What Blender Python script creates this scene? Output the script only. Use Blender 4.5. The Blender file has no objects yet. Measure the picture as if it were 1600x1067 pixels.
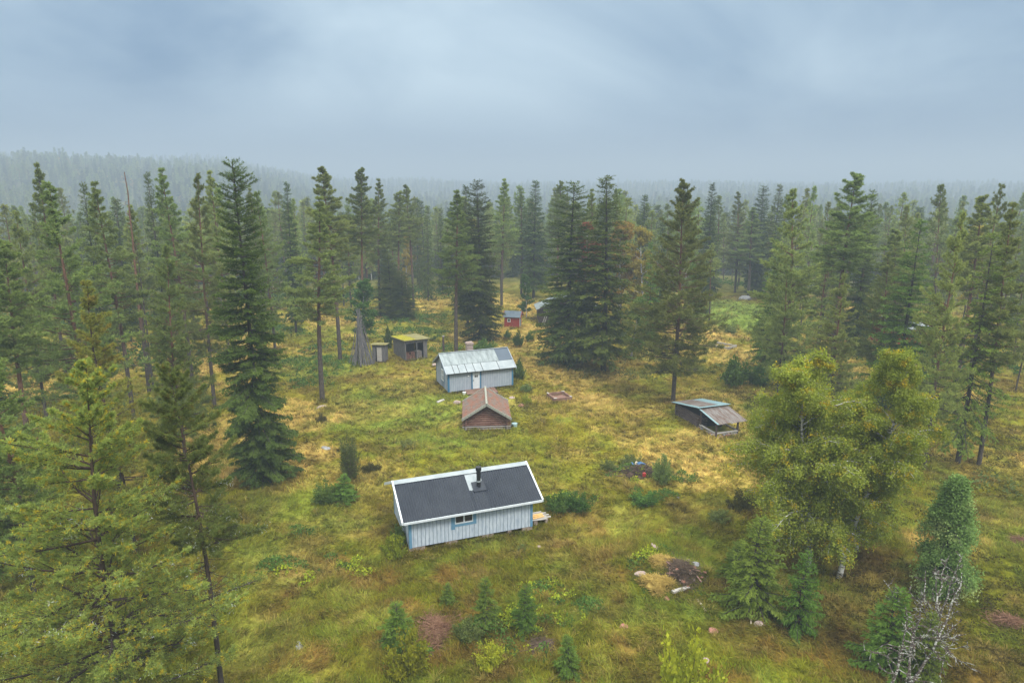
import bpy, math, random
import numpy as np
from mathutils import Vector, Matrix
R_ = math.radians
SC = bpy.context.scene
COL = SC.collection

# ------------------------------------------------------------ camera, sky, sun
CAM_H = 22.0; PITCH = R_(13.1); FPX = 1066.67
cd = bpy.data.cameras.new('camera'); cam = bpy.data.objects.new('camera', cd); COL.objects.link(cam)
cam.location = (0, 0, CAM_H); cam.rotation_euler = (math.pi/2 - PITCH, 0, 0)
cd.lens = 24; cd.sensor_width = 36; cd.clip_end = 9000; cd.clip_start = 0.1
SC.camera = cam
SUN_EL, SUN_AZ = 52, 150          # overcast: a broad soft glow from behind and to the right of the camera
W = bpy.data.worlds.new('World'); SC.world = W; W.use_nodes = True
nt = W.node_tree; N = nt.nodes; L = nt.links; N.clear()
def nn(t, **k):
    n = N.new(t)
    for a, b in k.items(): setattr(n, a, b)
    return n
out = nn('ShaderNodeOutputWorld'); bg = nn('ShaderNodeBackground'); bg2 = nn('ShaderNodeBackground'); add = nn('ShaderNodeMixShader')
sky = nn('ShaderNodeTexSky', sky_type='NISHITA', sun_disc=False)
sky.sun_elevation = R_(SUN_EL); sky.sun_rotation = R_(SUN_AZ); sky.dust_density = 1
bg.inputs[1].default_value = 0.05; sky.air_density = 1
L.new(sky.outputs[0], bg.inputs[0])
tc = nn('ShaderNodeTexCoord'); sep = nn('ShaderNodeSeparateXYZ'); L.new(tc.outputs['Generated'], sep.inputs[0])
mp = nn('ShaderNodeMapping'); mp.inputs['Scale'].default_value = (1.0, 1.0, 1.9); mp.inputs['Location'].default_value = (6.2, 3.3, 0.5)
L.new(tc.outputs['Generated'], mp.inputs[0])
n1 = nn('ShaderNodeTexNoise'); n1.inputs['Scale'].default_value = 1.9; n1.inputs['Detail'].default_value = 5; n1.inputs['Roughness'].default_value = 0.5; n1.inputs['Distortion'].default_value = 0.5
L.new(mp.outputs[0], n1.inputs['Vector'])
cr = nn('ShaderNodeValToRGB')
cr.color_ramp.elements[0].position = 0.37; cr.color_ramp.elements[0].color = (0.075, 0.148, 0.255, 1)
cr.color_ramp.elements[1].position = 0.69; cr.color_ramp.elements[1].color = (0.38, 0.475, 0.54, 1)
dp = nn('ShaderNodeVectorMath', operation='DOT_PRODUCT'); dp.inputs[1].default_value = (-0.07, 0.97, 0.235); L.new(tc.outputs['Generated'], dp.inputs[0])
gl = nn('ShaderNodeMapRange', interpolation_type='SMOOTHSTEP'); gl.inputs[1].default_value = 0.92; gl.inputs[2].default_value = 1.0; gl.inputs[3].default_value = -0.04; gl.inputs[4].default_value = 0.15; L.new(dp.outputs['Value'], gl.inputs[0])
ad = nn('ShaderNodeMath', operation='ADD'); L.new(n1.outputs[0], ad.inputs[0]); L.new(gl.outputs[0], ad.inputs[1]); L.new(ad.outputs[0], cr.inputs[0])
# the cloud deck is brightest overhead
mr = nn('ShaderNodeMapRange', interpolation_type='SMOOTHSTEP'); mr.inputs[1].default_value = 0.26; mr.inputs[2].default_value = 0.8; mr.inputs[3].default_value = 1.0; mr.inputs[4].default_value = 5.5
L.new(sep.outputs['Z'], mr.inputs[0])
hz = nn('ShaderNodeMapRange', interpolation_type='SMOOTHSTEP'); hz.inputs[1].default_value = 0.0; hz.inputs[2].default_value = 0.16
L.new(sep.outputs['Z'], hz.inputs[0])
mixh = nn('ShaderNodeMix', data_type='RGBA'); mixh.inputs[6].default_value = (0.125, 0.195, 0.30, 1)
L.new(hz.outputs[0], mixh.inputs[0]); L.new(cr.outputs[0], mixh.inputs[7])
zn = nn('ShaderNodeMapRange', interpolation_type='SMOOTHSTEP'); zn.inputs[1].default_value = 0.24; zn.inputs[2].default_value = 0.5; L.new(sep.outputs['Z'], zn.inputs[0])
mixz = nn('ShaderNodeMix', data_type='RGBA'); mixz.inputs[7].default_value = (0.40, 0.415, 0.395, 1); L.new(zn.outputs[0], mixz.inputs[0]); L.new(mixh.outputs[2], mixz.inputs[6])
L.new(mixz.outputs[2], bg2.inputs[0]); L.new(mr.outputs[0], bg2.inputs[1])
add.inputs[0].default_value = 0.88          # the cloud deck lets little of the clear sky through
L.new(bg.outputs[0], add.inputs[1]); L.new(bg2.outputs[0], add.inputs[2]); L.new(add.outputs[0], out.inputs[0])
sd = bpy.data.lights.new('sun', 'SUN'); sd.energy = 1.5; sd.angle = R_(14); sd.color = (1, 0.95, 0.87)
sun = bpy.data.objects.new('sun', sd); COL.objects.link(sun)
sun.rotation_euler = (R_(90 - SUN_EL), 0, R_(180 - SUN_AZ) )
SC.view_settings.view_transform = 'Standard'; SC.view_settings.look = 'None'; SC.view_settings.gamma = 1
SC.view_settings.exposure = 0.92
SC.render.engine = 'CYCLES'
SC.cycles.max_bounces = 5; SC.cycles.diffuse_bounces = 3; SC.cycles.transparent_max_bounces = 4; SC.cycles.volume_bounces = 1
SC.cycles.use_denoising = True; SC.cycles.sample_clamp_indirect = 4

# ------------------------------------------------------------ where a point of the ground lies
def ray(px, py):
    u = (px - 800) / FPX; v = -(py - 533.5) / FPX
    return (u, math.cos(PITCH) + v*math.sin(PITCH), -math.sin(PITCH) + v*math.cos(PITCH))
def G(px, py, z=0.0):
    d = ray(px, py); s = (z - CAM_H) / d[2]
    return d[0]*s, d[1]*s
def TOP(px, py, Y):                                  # x and z of a treetop standing Y metres out
    d = ray(px, py); s = Y / d[1]
    return d[0]*s, CAM_H + d[2]*s

# ------------------------------------------------------------ noise
def _h(ix, iy, seed):
    n = (ix.astype(np.int64)*374761393 + iy.astype(np.int64)*668265263 + seed*982451653) & 0xffffffff
    n = ((n ^ (n >> 13)) * 1274126177) & 0xffffffff
    return ((n ^ (n >> 16)) & 0xffff) / 65535.0
def vnoise(x, y, seed=0):
    ix = np.floor(x); iy = np.floor(y); fx = x - ix; fy = y - iy
    fx = fx*fx*(3 - 2*fx); fy = fy*fy*(3 - 2*fy)
    a = _h(ix, iy, seed); b = _h(ix+1, iy, seed); c = _h(ix, iy+1, seed); d = _h(ix+1, iy+1, seed)
    return (a*(1-fx) + b*fx)*(1-fy) + (c*(1-fx) + d*fx)*fy
def fbm(x, y, seed=0, octs=4):
    s = 0; a = 0.5; t = 0
    for i in range(octs):
        s = s + a*vnoise(x*2**i + 17.3*i, y*2**i - 9.1*i, seed+i); t += a; a *= 0.5
    return s / t
def ss(a, b, x):
    t = np.clip((x - a) / (b - a), 0, 1); return t*t*(3 - 2*t)

# flat pads under the buildings: x, y, radius
PADS = [(-3.5, 41.5, 6), (-4.2, 73.5, 6), (-2.3, 61, 4), (-13.2, 86, 4), (-16.8, 84.5, 2.5), (0.4, 105, 3), (9, 111, 8), (18, 60.3, 5), (5.1, 68.1, 2), (29.2, 91.2, 3)]
def height(x, y):
    x = np.asarray(x, dtype=float); y = np.asarray(y, dtype=float)
    d = np.hypot(x, y)
    near = (fbm(x*0.11, y*0.11, 3, 3) - 0.5)*1.1 + (fbm(x*0.8, y*0.8, 9, 2) - 0.5)*0.5 + (fbm(x*1.25, y*1.25, 12, 1) - .5)*.16
    k = np.ones_like(d)
    for px, py, r in PADS:
        k = k * ss(r*0.75, r*1.35, np.hypot(x-px, y-py))
    near = near*k
    az = np.degrees(np.arctan2(x, np.maximum(y, 1e-3)))
    far = -17*ss(135, 340, d)*(0.7 + 0.6*fbm(x*0.006, y*0.006, 21, 2)) + 20*ss(420, 1500, d)
    far = far + 37*ss(-13, -24, az)*ss(480, 900, d) + 9*ss(5, -12, az)*ss(900, 1500, d)
    far = far + (fbm(x*0.004, y*0.004, 31, 3) - 0.5)*14*ss(300, 900, d)
    return near + far
def h1(x, y): return float(height(np.array([x]), np.array([y]))[0])

# ------------------------------------------------------------ colour of the ground cover (real colour of moss, straw and grass)
def PZ(lst):                                          # patches given where they lie: px, py, radius x, radius y (metres), strength
    return [(*G(a, b), c, d, s) for a, b, c, d, s in lst]
P_STRAW = PZ([(840,530,7,9,1),(860,480,9,9,1),(790,470,8,7,1),(470,655,4,5,.9),(350,690,4,9,.9),(345,560,4,8,.9),(1110,520,6,5,1),(1160,556,8,5,.8),
              (480,715,3,2.5,.9),(900,590,5,4,.7),(860,570,6,6,.7),(1110,620,6,4,.7),(1130,730,7,4,.5),(30,610,9,5,.9),(760,520,5,9,.8),(640,600,4,5,.4),(450,890,2.6,1.4,.5),
              (380,480,10,6,.6),(1300,520,9,9,.6),(1540,720,6,4,.4),(1480,850,3,2,.6),(720,470,6,5,.6),(905,620,5,3,.6),(960,640,6,3,.5),(1330,480,8,6,.6),(560,640,5,4,.35)])
P_GREEN = PZ([(1160,495,8,12,1),(490,575,7,6,.8),(680,640,8,6,.75),(570,660,5,4,.6),(600,620,6,6,.6),(470,790,4,3,.6),(520,820,3,2,.5),(1180,660,6,8,.8),(640,520,7,6,.6),(780,740,6,3,.4),
              (430,870,3,2,.5),(700,690,7,3,.5),(500,520,8,6,.6),(900,950,2,1,.4),(1560,840,4,3,.4),(400,1000,2,2,.5),(1050,960,3,1.5,.4)])
P_BROWN = PZ([(1330,960,3.5,2.5,.9),(1200,900,3,2,.5),(470,900,3,1.5,.7),(560,900,3,2,.4),(800,850,4,1.5,.5),(620,610,2.5,1.6,.35),(545,590,3,1.6,.7),(1150,465,7,3,.9),(1160,530,6,2,.6),(690,980,1,1.4,1),
              (1200,1000,3,2,.5),(850,1030,2,1,.5),(1380,900,3,2,.6),(1000,575,6,1.6,.6),(940,575,5,1.6,.7),(430,920,2,1,.5),(1400,470,9,5,.7),(1560,790,4,2.5,.5),(600,955,1.5,.8,.6),(960,735,1.4,.8,.6)])
def ground_colour(x, y):
    x = np.asarray(x, float); y = np.asarray(y, float)
    w1 = x + 3*fbm(x*0.2, y*0.2, 55, 2); w2 = y + 3*fbm(x*0.2+9, y*0.2, 57, 2)
    a = fbm(w1*0.14, w2*0.14, 41, 4); b = fbm(w1*0.45, w2*0.5, 43, 4); c = fbm(x*1.7, y*1.9, 47, 3)
    def pm(lst):
        m = np.zeros_like(x)
        for px, py, rx, ry, s in lst:
            q = np.hypot((x-px)/rx, (y-py)/ry) + (b - 0.5)*1.1
            m = np.maximum(m, s*(1 - ss(0.55, 1.25, q)))
        return m
    st = np.clip(pm(P_STRAW)*1.0 + 0.8*ss(.54, .70, a)*(.25 + .75*ss(38, 60, y)) + 0.12*ss(55, 75, y) , 0, 1)*(0.35 + 0.65*ss(.3, .58, c))
    gr = np.clip(pm(P_GREEN)*.9 + 0.45*ss(.50, .66, b), 0, 1)
    br = np.clip(pm(P_BROWN) + 0.6*ss(.50, .36, a)*ss(.35, .62, c) + 0.5*ss(.45, .3, b), 0, 1)
    base = np.array([0.172, 0.155, 0.012]); straw = np.array([0.38, 0.265, 0.075]); green = np.array([0.135, 0.185, 0.026]); brown = np.array([0.105, 0.070, 0.020])
    forest = np.array([0.085, 0.085, 0.024]); nearc = np.array([0.118, 0.120, 0.009]); rust = np.array([0.140, 0.085, 0.018]); nf = (1 - ss(36, 56, y + 5*(a-.5)))[..., None]
    col = base*(1-nf) + nearc*nf
    rm = ss(.56, .70, fbm(x*.55+31, y*.6, 83, 3))*(.25 + .55*nf[..., 0])
    for m, cc in ((br*.85, brown), (rm, rust), (gr*.8, green), (st*.9, straw)):
        col = col*(1 - m[..., None]) + cc*m[..., None]
    mx, my = G(1158, 490); q = np.hypot((x-mx)/9.5, (y-my)/17) + (b-.5)*.5; mm = ((1 - ss(.7, 1.05, q))*.9)[..., None]
    col = col*(1-mm) + np.array([0.155, 0.205, 0.035])*mm
    d = np.hypot(x, y); f = ss(125, 170, d)[..., None]
    col = col*(1-f) + forest*f
    return col * ((0.60 + .9*c)*(.76 + .52*fbm(x*.8, y*.9, 61, 2)))[..., None]

# ------------------------------------------------------------ mesh helpers
def mesh_np(name, verts, quads=None, tris=None, mats=(), tint=None, vcol=None, smooth=False):
    me = bpy.data.meshes.new(name)
    verts = np.asarray(verts, np.float32).reshape(-1, 3)
    fs = []; 
    nq = 0 if quads is None else len(quads); ntq = 0 if tris is None else len(tris)
    loops = np.concatenate([np.asarray(quads, np.int32).ravel() if nq else np.zeros(0, np.int32), np.asarray(tris, np.int32).ravel() if ntq else np.zeros(0, np.int32)])
    starts = np.concatenate([np.arange(nq)*4, nq*4 + np.arange(ntq)*3]).astype(np.int32)
    me.vertices.add(len(verts)); me.vertices.foreach_set('co', verts.ravel())
    me.loops.add(len(loops)); me.loops.foreach_set('vertex_index', loops)
    me.polygons.add(nq + ntq); me.polygons.foreach_set('loop_start', starts)
    if smooth: me.polygons.foreach_set('use_smooth', np.ones(nq+ntq, bool))
    if tint is not None:
        at = me.attributes.new('tint', 'FLOAT', 'POINT'); at.data.foreach_set('value', np.asarray(tint, np.float32))
    if vcol is not None:
        at = me.attributes.new('cover', 'FLOAT_COLOR', 'POINT')
        v4 = np.ones((len(verts), 4), np.float32); v4[:, :3] = vcol; at.data.foreach_set('color', v4.ravel())
    me.update(calc_edges=True)
    for m in mats: me.materials.append(m)
    return me
def link(name, me, parent=None):
    o = bpy.data.objects.new(name, me); COL.objects.link(o)
    if parent is not None: o.parent = parent
    return o
def tag(o, label=None, cat=None, group=None, kind=None):
    if label: o['label'] = label
    if cat: o['category'] = cat
    if group: o['group'] = group
    if kind: o['kind'] = kind
    return o
def empty(name, x, y, z=None, rz=0.0, label=None, cat=None, group=None):
    o = bpy.data.objects.new(name, None); COL.objects.link(o); o.empty_display_size = 0.3
    o.location = (x, y, h1(x, y) if z is None else z); o.rotation_euler = (0, 0, rz)
    return tag(o, label, cat, group)

class MB:
    def __init__(s): s.v = []; s.f = []
    def box(s, x0, x1, y0, y1, z0, z1, M=None, jit=0):
        b = len(s.v)
        for z in (z0, z1):
            for x, y in ((x0, y0), (x1, y0), (x1, y1), (x0, y1)):
                p = Vector((x, y, z))
                if jit: p += Vector((RND.uniform(-jit, jit), RND.uniform(-jit, jit), RND.uniform(-jit, jit)))
                s.v.append(tuple(M @ p if M else p))
        s.f += [[b+i for i in q] for q in ((0,3,2,1),(4,5,6,7),(0,1,5,4),(1,2,6,5),(2,3,7,6),(3,0,4,7))]
        return s
    def poly_prism(s, pts, d):                     # a flat polygon given thickness d (a vector)
        b = len(s.v); n = len(pts)
        s.v += [tuple(p) for p in pts] + [(p[0]+d[0], p[1]+d[1], p[2]+d[2]) for p in pts]
        s.f.append([b+i for i in range(n)][::-1]); s.f.append([b+n+i for i in range(n)])
        for i in range(n):
            j = (i+1) % n; s.f.append([b+i, b+j, b+n+j, b+n+i])
        return s
    def beam(s, p, q, w, h=None, up=(0, 0, 1)):     # box-section bar from p to q
        h = h or w; p = Vector(p); q = Vector(q); t = (q-p).normalized()
        a = t.cross(Vector(up))
        if a.length < 1e-3: a = t.cross(Vector((1, 0, 0)))
        a.normalize(); c = a.cross(t)
        b = len(s.v)
        for e in (p, q):
            for i, j in ((-1,-1),(1,-1),(1,1),(-1,1)): s.v.append(tuple(e + a*(i*w/2) + c*(j*h/2)))
        s.f += [[b+i for i in x] for x in ((0,3,2,1),(4,5,6,7),(0,1,5,4),(1,2,6,5),(2,3,7,6),(3,0,4,7))]
        return s
    def tube(s, p, q, r0, r1=None, n=8, caps=True):
        r1 = r0 if r1 is None else r1; p = Vector(p); q = Vector(q); t = (q-p).normalized()
        a = t.cross(Vector((0, 0, 1)))
        if a.length < 1e-3: a = Vector((1, 0, 0))
        a.normalize(); c = a.cross(t); b = len(s.v)
        for e, r in ((p, r0), (q, r1)):
            for i in range(n):
                g = 2*math.pi*i/n; s.v.append(tuple(e + a*(r*math.cos(g)) + c*(r*math.sin(g))))
        for i in range(n):
            j = (i+1) % n; s.f.append([b+i, b+j, b+n+j, b+n+i])
        if caps: s.f.append([b+i for i in range(n)][::-1]); s.f.append([b+n+i for i in range(n)])
        return s
    def rock(s, c, r, sq=(1, 1, .7), rnd=None, n=3):
        import bmesh
        rnd = rnd or RND
        bm = bmesh.new(); bmesh.ops.create_icosphere(bm, subdivisions=n-1, radius=1)
        off = rnd.uniform(0, 99); b = len(s.v); cuts = []
        for _ in range(7):
            d = Vector((rnd.gauss(0,1), rnd.gauss(0,1), rnd.gauss(0,1))).normalized(); cuts.append((d, rnd.uniform(.55, .9)))
        for v in bm.verts:
            p = v.co.copy()
            for d, k in cuts:
                e = p.dot(d)
                if e > k: p -= d*(e-k)*.9
            s.v.append((c[0] + p.x*r*sq[0], c[1] + p.y*r*sq[1], c[2] + p.z*r*sq[2]))
        for f in bm.faces: s.f.append([b+v.index for v in f.verts])
        bm.free(); return s
    def build(s, name, mat, parent=None, bevel=0.0, smooth=False):
        me = bpy.data.meshes.new(name); me.from_pydata(s.v, [], s.f); me.materials.append(mat)
        if smooth:
            for p in me.polygons: p.use_smooth = True
        o = link(name, me, parent)
        if bevel:
            m = o.modifiers.new('bevel', 'BEVEL'); m.width = bevel; m.segments = 1; m.limit_method = 'ANGLE'
        return o
RND = random.Random(7)

# ------------------------------------------------------------ materials
def mat(name, col=(.5,.5,.5), rough=.8, spec=.3, metal=0.0, noise=None, bump=None, col2=None, nscale=(1,1,1), attr=None, coord='Object'):
    m = bpy.data.materials.new(name); m.use_nodes = True; t = m.node_tree; ns = t.nodes; lk = t.links
    p = ns['Principled BSDF']; p.inputs['Roughness'].default_value = rough; p.inputs['Metallic'].default_value = metal
    p.inputs['Specular IOR Level'].default_value = spec; p.inputs['Base Color'].default_value = (*col, 1)
    if col2 is not None:
        c = ns.new('ShaderNodeTexCoord'); mp = ns.new('ShaderNodeMapping'); mp.inputs['Scale'].default_value = nscale
        lk.new(c.outputs[coord], mp.inputs[0])
        n = ns.new('ShaderNodeTexNoise'); n.inputs['Scale'].default_value = noise or 3; n.inputs['Detail'].default_value = 6; n.inputs['Roughness'].default_value = .62
        lk.new(mp.outputs[0], n.inputs['Vector'])
        r = ns.new('ShaderNodeValToRGB'); r.color_ramp.elements[0].position = .36; r.color_ramp.elements[1].position = .64
        r.color_ramp.elements[0].color = (*col, 1); r.color_ramp.elements[1].color = (*col2, 1)
        lk.new(n.outputs[0], r.inputs[0]); lk.new(r.outputs[0], p.inputs['Base Color'])
        if bump:
            b = ns.new('ShaderNodeBump'); b.inputs['Strength'].default_value = bump; b.inputs['Distance'].default_value = .03
            lk.new(n.outputs[0], b.inputs['Height']); lk.new(b.outputs[0], p.inputs['Normal'])
    return m
def foliage(name, c0, c1, c2=None, trans=.38, clump=None, seedcol=.3):
    """leaf colour: from c0 to c1 by each leaf's own tint, a patch of c2 where clump noise is high"""
    m = bpy.data.materials.new(name); m.use_nodes = True; t = m.node_tree; ns = t.nodes; lk = t.links; ns.clear()
    o = ns.new('ShaderNodeOutputMaterial'); mx = ns.new('ShaderNodeMixShader'); mx.inputs[0].default_value = trans
    df = ns.new('ShaderNodeBsdfDiffuse'); tr = ns.new('ShaderNodeBsdfTranslucent')
    a = ns.new('ShaderNodeAttribute'); a.attribute_name = 'tint'
    r = ns.new('ShaderNodeMix'); r.data_type = 'RGBA'; r.inputs[6].default_value = (*c0, 1); r.inputs[7].default_value = (*c1, 1)
    lk.new(a.outputs['Fac'], r.inputs[0]); res = r.outputs[2]
    if c2 is not None:
        g = ns.new('ShaderNodeTexCoord'); n = ns.new('ShaderNodeTexNoise'); n.inputs['Scale'].default_value = clump[0]; n.inputs['Detail'].default_value = 3
        lk.new(g.outputs['Object'], n.inputs['Vector'])
        mr = ns.new('ShaderNodeMapRange'); mr.inputs[1].default_value = clump[1]; mr.inputs[2].default_value = clump[2]; lk.new(n.outputs[0], mr.inputs[0])
        r2 = ns.new('ShaderNodeMix'); r2.data_type = 'RGBA'; lk.new(mr.outputs[0], r2.inputs[0]); lk.new(res, r2.inputs[6]); r2.inputs[7].default_value = (*c2, 1); res = r2.outputs[2]
    oi = ns.new('ShaderNodeObjectInfo'); mr = ns.new('ShaderNodeMapRange'); mr.inputs[3].default_value = 1 - seedcol; mr.inputs[4].default_value = 1 + seedcol
    lk.new(oi.outputs['Random'], mr.inputs[0])
    hs = ns.new('ShaderNodeHueSaturation'); lk.new(mr.outputs[0], hs.inputs['Value']); lk.new(res, hs.inputs['Color'])
    hm = ns.new('ShaderNodeMapRange'); hm.inputs[3].default_value = .468; hm.inputs[4].default_value = .508
    fr = ns.new('ShaderNodeMath'); fr.operation = 'FRACT'; mu = ns.new('ShaderNodeMath'); mu.operation = 'MULTIPLY'; mu.inputs[1].default_value = 7.31
    lk.new(oi.outputs['Random'], mu.inputs[0]); lk.new(mu.outputs[0], fr.inputs[0]); lk.new(fr.outputs[0], hm.inputs[0]); lk.new(hm.outputs[0], hs.inputs['Hue'])
    lk.new(hs.outputs[0], df.inputs[0]); lk.new(hs.outputs[0], tr.inputs[0])
    lk.new(df.outputs[0], mx.inputs[1]); lk.new(tr.outputs[0], mx.inputs[2]); lk.new(mx.outputs[0], o.inputs[0])
    return m
def cover_mat(name, trans=0.0, fine=True):
    m = bpy.data.materials.new(name); m.use_nodes = True; t = m.node_tree; ns = t.nodes; lk = t.links; ns.clear()
    o = ns.new('ShaderNodeOutputMaterial'); df = ns.new('ShaderNodeBsdfDiffuse')
    a = ns.new('ShaderNodeAttribute'); a.attribute_name = 'cover'; res = a.outputs['Color']
    if fine:
        g = ns.new('ShaderNodeTexCoord'); n = ns.new('ShaderNodeTexNoise'); n.inputs['Scale'].default_value = 5; n.inputs['Detail'].default_value = 8; n.inputs['Roughness'].default_value = .7
        lk.new(g.outputs['Object'], n.inputs['Vector'])
        mr = ns.new('ShaderNodeMapRange'); mr.inputs[1].default_value = .3; mr.inputs[2].default_value = .7; mr.inputs[3].default_value = .45; mr.inputs[4].default_value = 1.35; lk.new(n.outputs[0], mr.inputs[0])
        hs = ns.new('ShaderNodeHueSaturation'); lk.new(mr.outputs[0], hs.inputs['Value']); lk.new(res, hs.inputs['Color']); res = hs.outputs[0]
        b = ns.new('ShaderNodeBump'); b.inputs['Strength'].default_value = .8; b.inputs['Distance'].default_value = .12
        lk.new(n.outputs[0], b.inputs['Height']); lk.new(b.outputs[0], df.inputs['Normal'])
    lk.new(res, df.inputs[0])
    if trans:
        mx = ns.new('ShaderNodeMixShader'); mx.inputs[0].default_value = trans; tr = ns.new('ShaderNodeBsdfTranslucent'); lk.new(res, tr.inputs[0])
        lk.new(df.outputs[0], mx.inputs[1]); lk.new(tr.outputs[0], mx.inputs[2]); lk.new(mx.outputs[0], o.inputs[0])
    else: lk.new(df.outputs[0], o.inputs[0])
    return m
def bark_mat(name, low, high, z0, z1, spots=None, s0=.52):
    """bark whose own colour changes with height on the trunk (grey plates below, thin orange bark above)"""
    m = bpy.data.materials.new(name); m.use_nodes = True; t = m.node_tree; ns = t.nodes; lk = t.links
    p = ns['Principled BSDF']; p.inputs['Roughness'].default_value = .9; p.inputs['Specular IOR Level'].default_value = .2
    g = ns.new('ShaderNodeTexCoord'); s = ns.new('ShaderNodeSeparateXYZ'); lk.new(g.outputs['Object'], s.inputs[0])
    mr = ns.new('ShaderNodeMapRange'); mr.inputs[1].default_value = z0; mr.inputs[2].default_value = z1; lk.new(s.outputs['Z'], mr.inputs[0])
    mx = ns.new('ShaderNodeMix'); mx.data_type = 'RGBA'; mx.inputs[6].default_value = (*low, 1); mx.inputs[7].default_value = (*high, 1); lk.new(mr.outputs[0], mx.inputs[0])
    mp = ns.new('ShaderNodeMapping'); mp.inputs['Scale'].default_value = (5, 5, 1.6) if spots is None else (1.5, 1.5, 7); lk.new(g.outputs['Object'], mp.inputs[0])
    n = ns.new('ShaderNodeTexNoise'); n.inputs['Scale'].default_value = 2.2; n.inputs['Detail'].default_value = 5; lk.new(mp.outputs[0], n.inputs['Vector'])
    r = ns.new('ShaderNodeMapRange'); r.inputs[1].default_value = .42 if spots is None else s0; r.inputs[2].default_value = .6 if spots is None else s0 + .05; lk.new(n.outputs[0], r.inputs[0])
    m2 = ns.new('ShaderNodeMix'); m2.data_type = 'RGBA'; lk.new(r.outputs[0], m2.inputs[0])
    lk.new(mx.outputs[2], m2.inputs[6])
    if spots is None:
        dk = ns.new('ShaderNodeHueSaturation'); dk.inputs['Value'].default_value = .55; lk.new(mx.outputs[2], dk.inputs['Color']); lk.new(dk.outputs[0], m2.inputs[7])
    else: m2.inputs[7].default_value = (*spots, 1)
    lk.new(m2.outputs[2], p.inputs['Base Color'])
    return m

# ------------------------------------------------------------ trees
def unit(v): return v / np.maximum(np.linalg.norm(v, axis=-1, keepdims=True), 1e-9)
def kites(P, D, l, w, rs, flat=None):
    n = len(P); D = unit(D)
    r = rs.normal(size=(n, 3)) if flat is None else flat + rs.normal(size=(n, 3))*0.35
    S = unit(np.cross(D, r))
    l = np.broadcast_to(l, n)[:, None]; w = np.broadcast_to(w, n)[:, None]
    v = np.empty((n, 4, 3)); v[:, 0] = P; v[:, 1] = P + D*l*.5 + S*w*.5; v[:, 2] = P + D*l; v[:, 3] = P + D*l*.5 - S*w*.5
    return v
def tubes(paths, radii, sides):
    """paths (N,K,3), radii (N,K) -> verts, quads"""
    Nn, K, _ = paths.shape
    T = unit(paths[:, -1] - paths[:, 0]); A = np.cross(T, np.array([0.13, 0.05, 1.0])); bad = np.linalg.norm(A, axis=1) < .15
    A[bad] = np.cross(T[bad], np.array([1.0, 0, 0])); A = unit(A); B = np.cross(A, T)
    ang = np.arange(sides)*2*math.pi/sides
    ring = A[:, None, None]*np.cos(ang)[None, None, :, None] + B[:, None, None]*np.sin(ang)[None, None, :, None]
    V = paths[:, :, None] + ring*radii[:, :, None, None]
    idx = np.arange(Nn*K*sides).reshape(Nn, K, sides)
    a = idx[:, :-1]; b = idx[:, 1:]
    q = np.stack([a, np.roll(a, -1, 2), np.roll(b, -1, 2), b], -1).reshape(-1, 4)
    return V.reshape(-1, 3), q
def merge(parts):
    vs = []; qs = []; o = 0
    for v, q in parts: vs.append(v); qs.append(q + o); o += len(v)
    return np.concatenate(vs), np.concatenate(qs)
def trunk_path(H, rs, bend=.25, K=10):
    z = np.linspace(0, 1, K); ph = rs.uniform(0, 6.28, 2); k = rs.uniform(.6, 1.6, 2)
    x = bend*(np.sin(z*3.1*k[0] + ph[0]) - math.sin(ph[0]))*z; y = bend*(np.sin(z*3.1*k[1] + ph[1]) - math.sin(ph[1]))*z
    return np.stack([x, y, z*H], 1)
def along(path, z, H):
    f = np.clip(z/H, 0, 1)*(len(path)-1); i = np.minimum(f.astype(int), len(path)-2); t = (f - i)[:, None]
    return path[i]*(1-t) + path[i+1]*t
def finish(name, trunk, leaves, tint, mats):
    tv, tq = trunk
    tm = mesh_np(name + '_trunk', tv, quads=tq, mats=[mats[0]], smooth=True)
    n = len(leaves); cm = mesh_np(name + '_crown', leaves.reshape(-1, 3), quads=np.arange(n*4).reshape(n, 4), mats=[mats[1]], tint=np.repeat(tint, 4))
    return tm, cm

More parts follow.
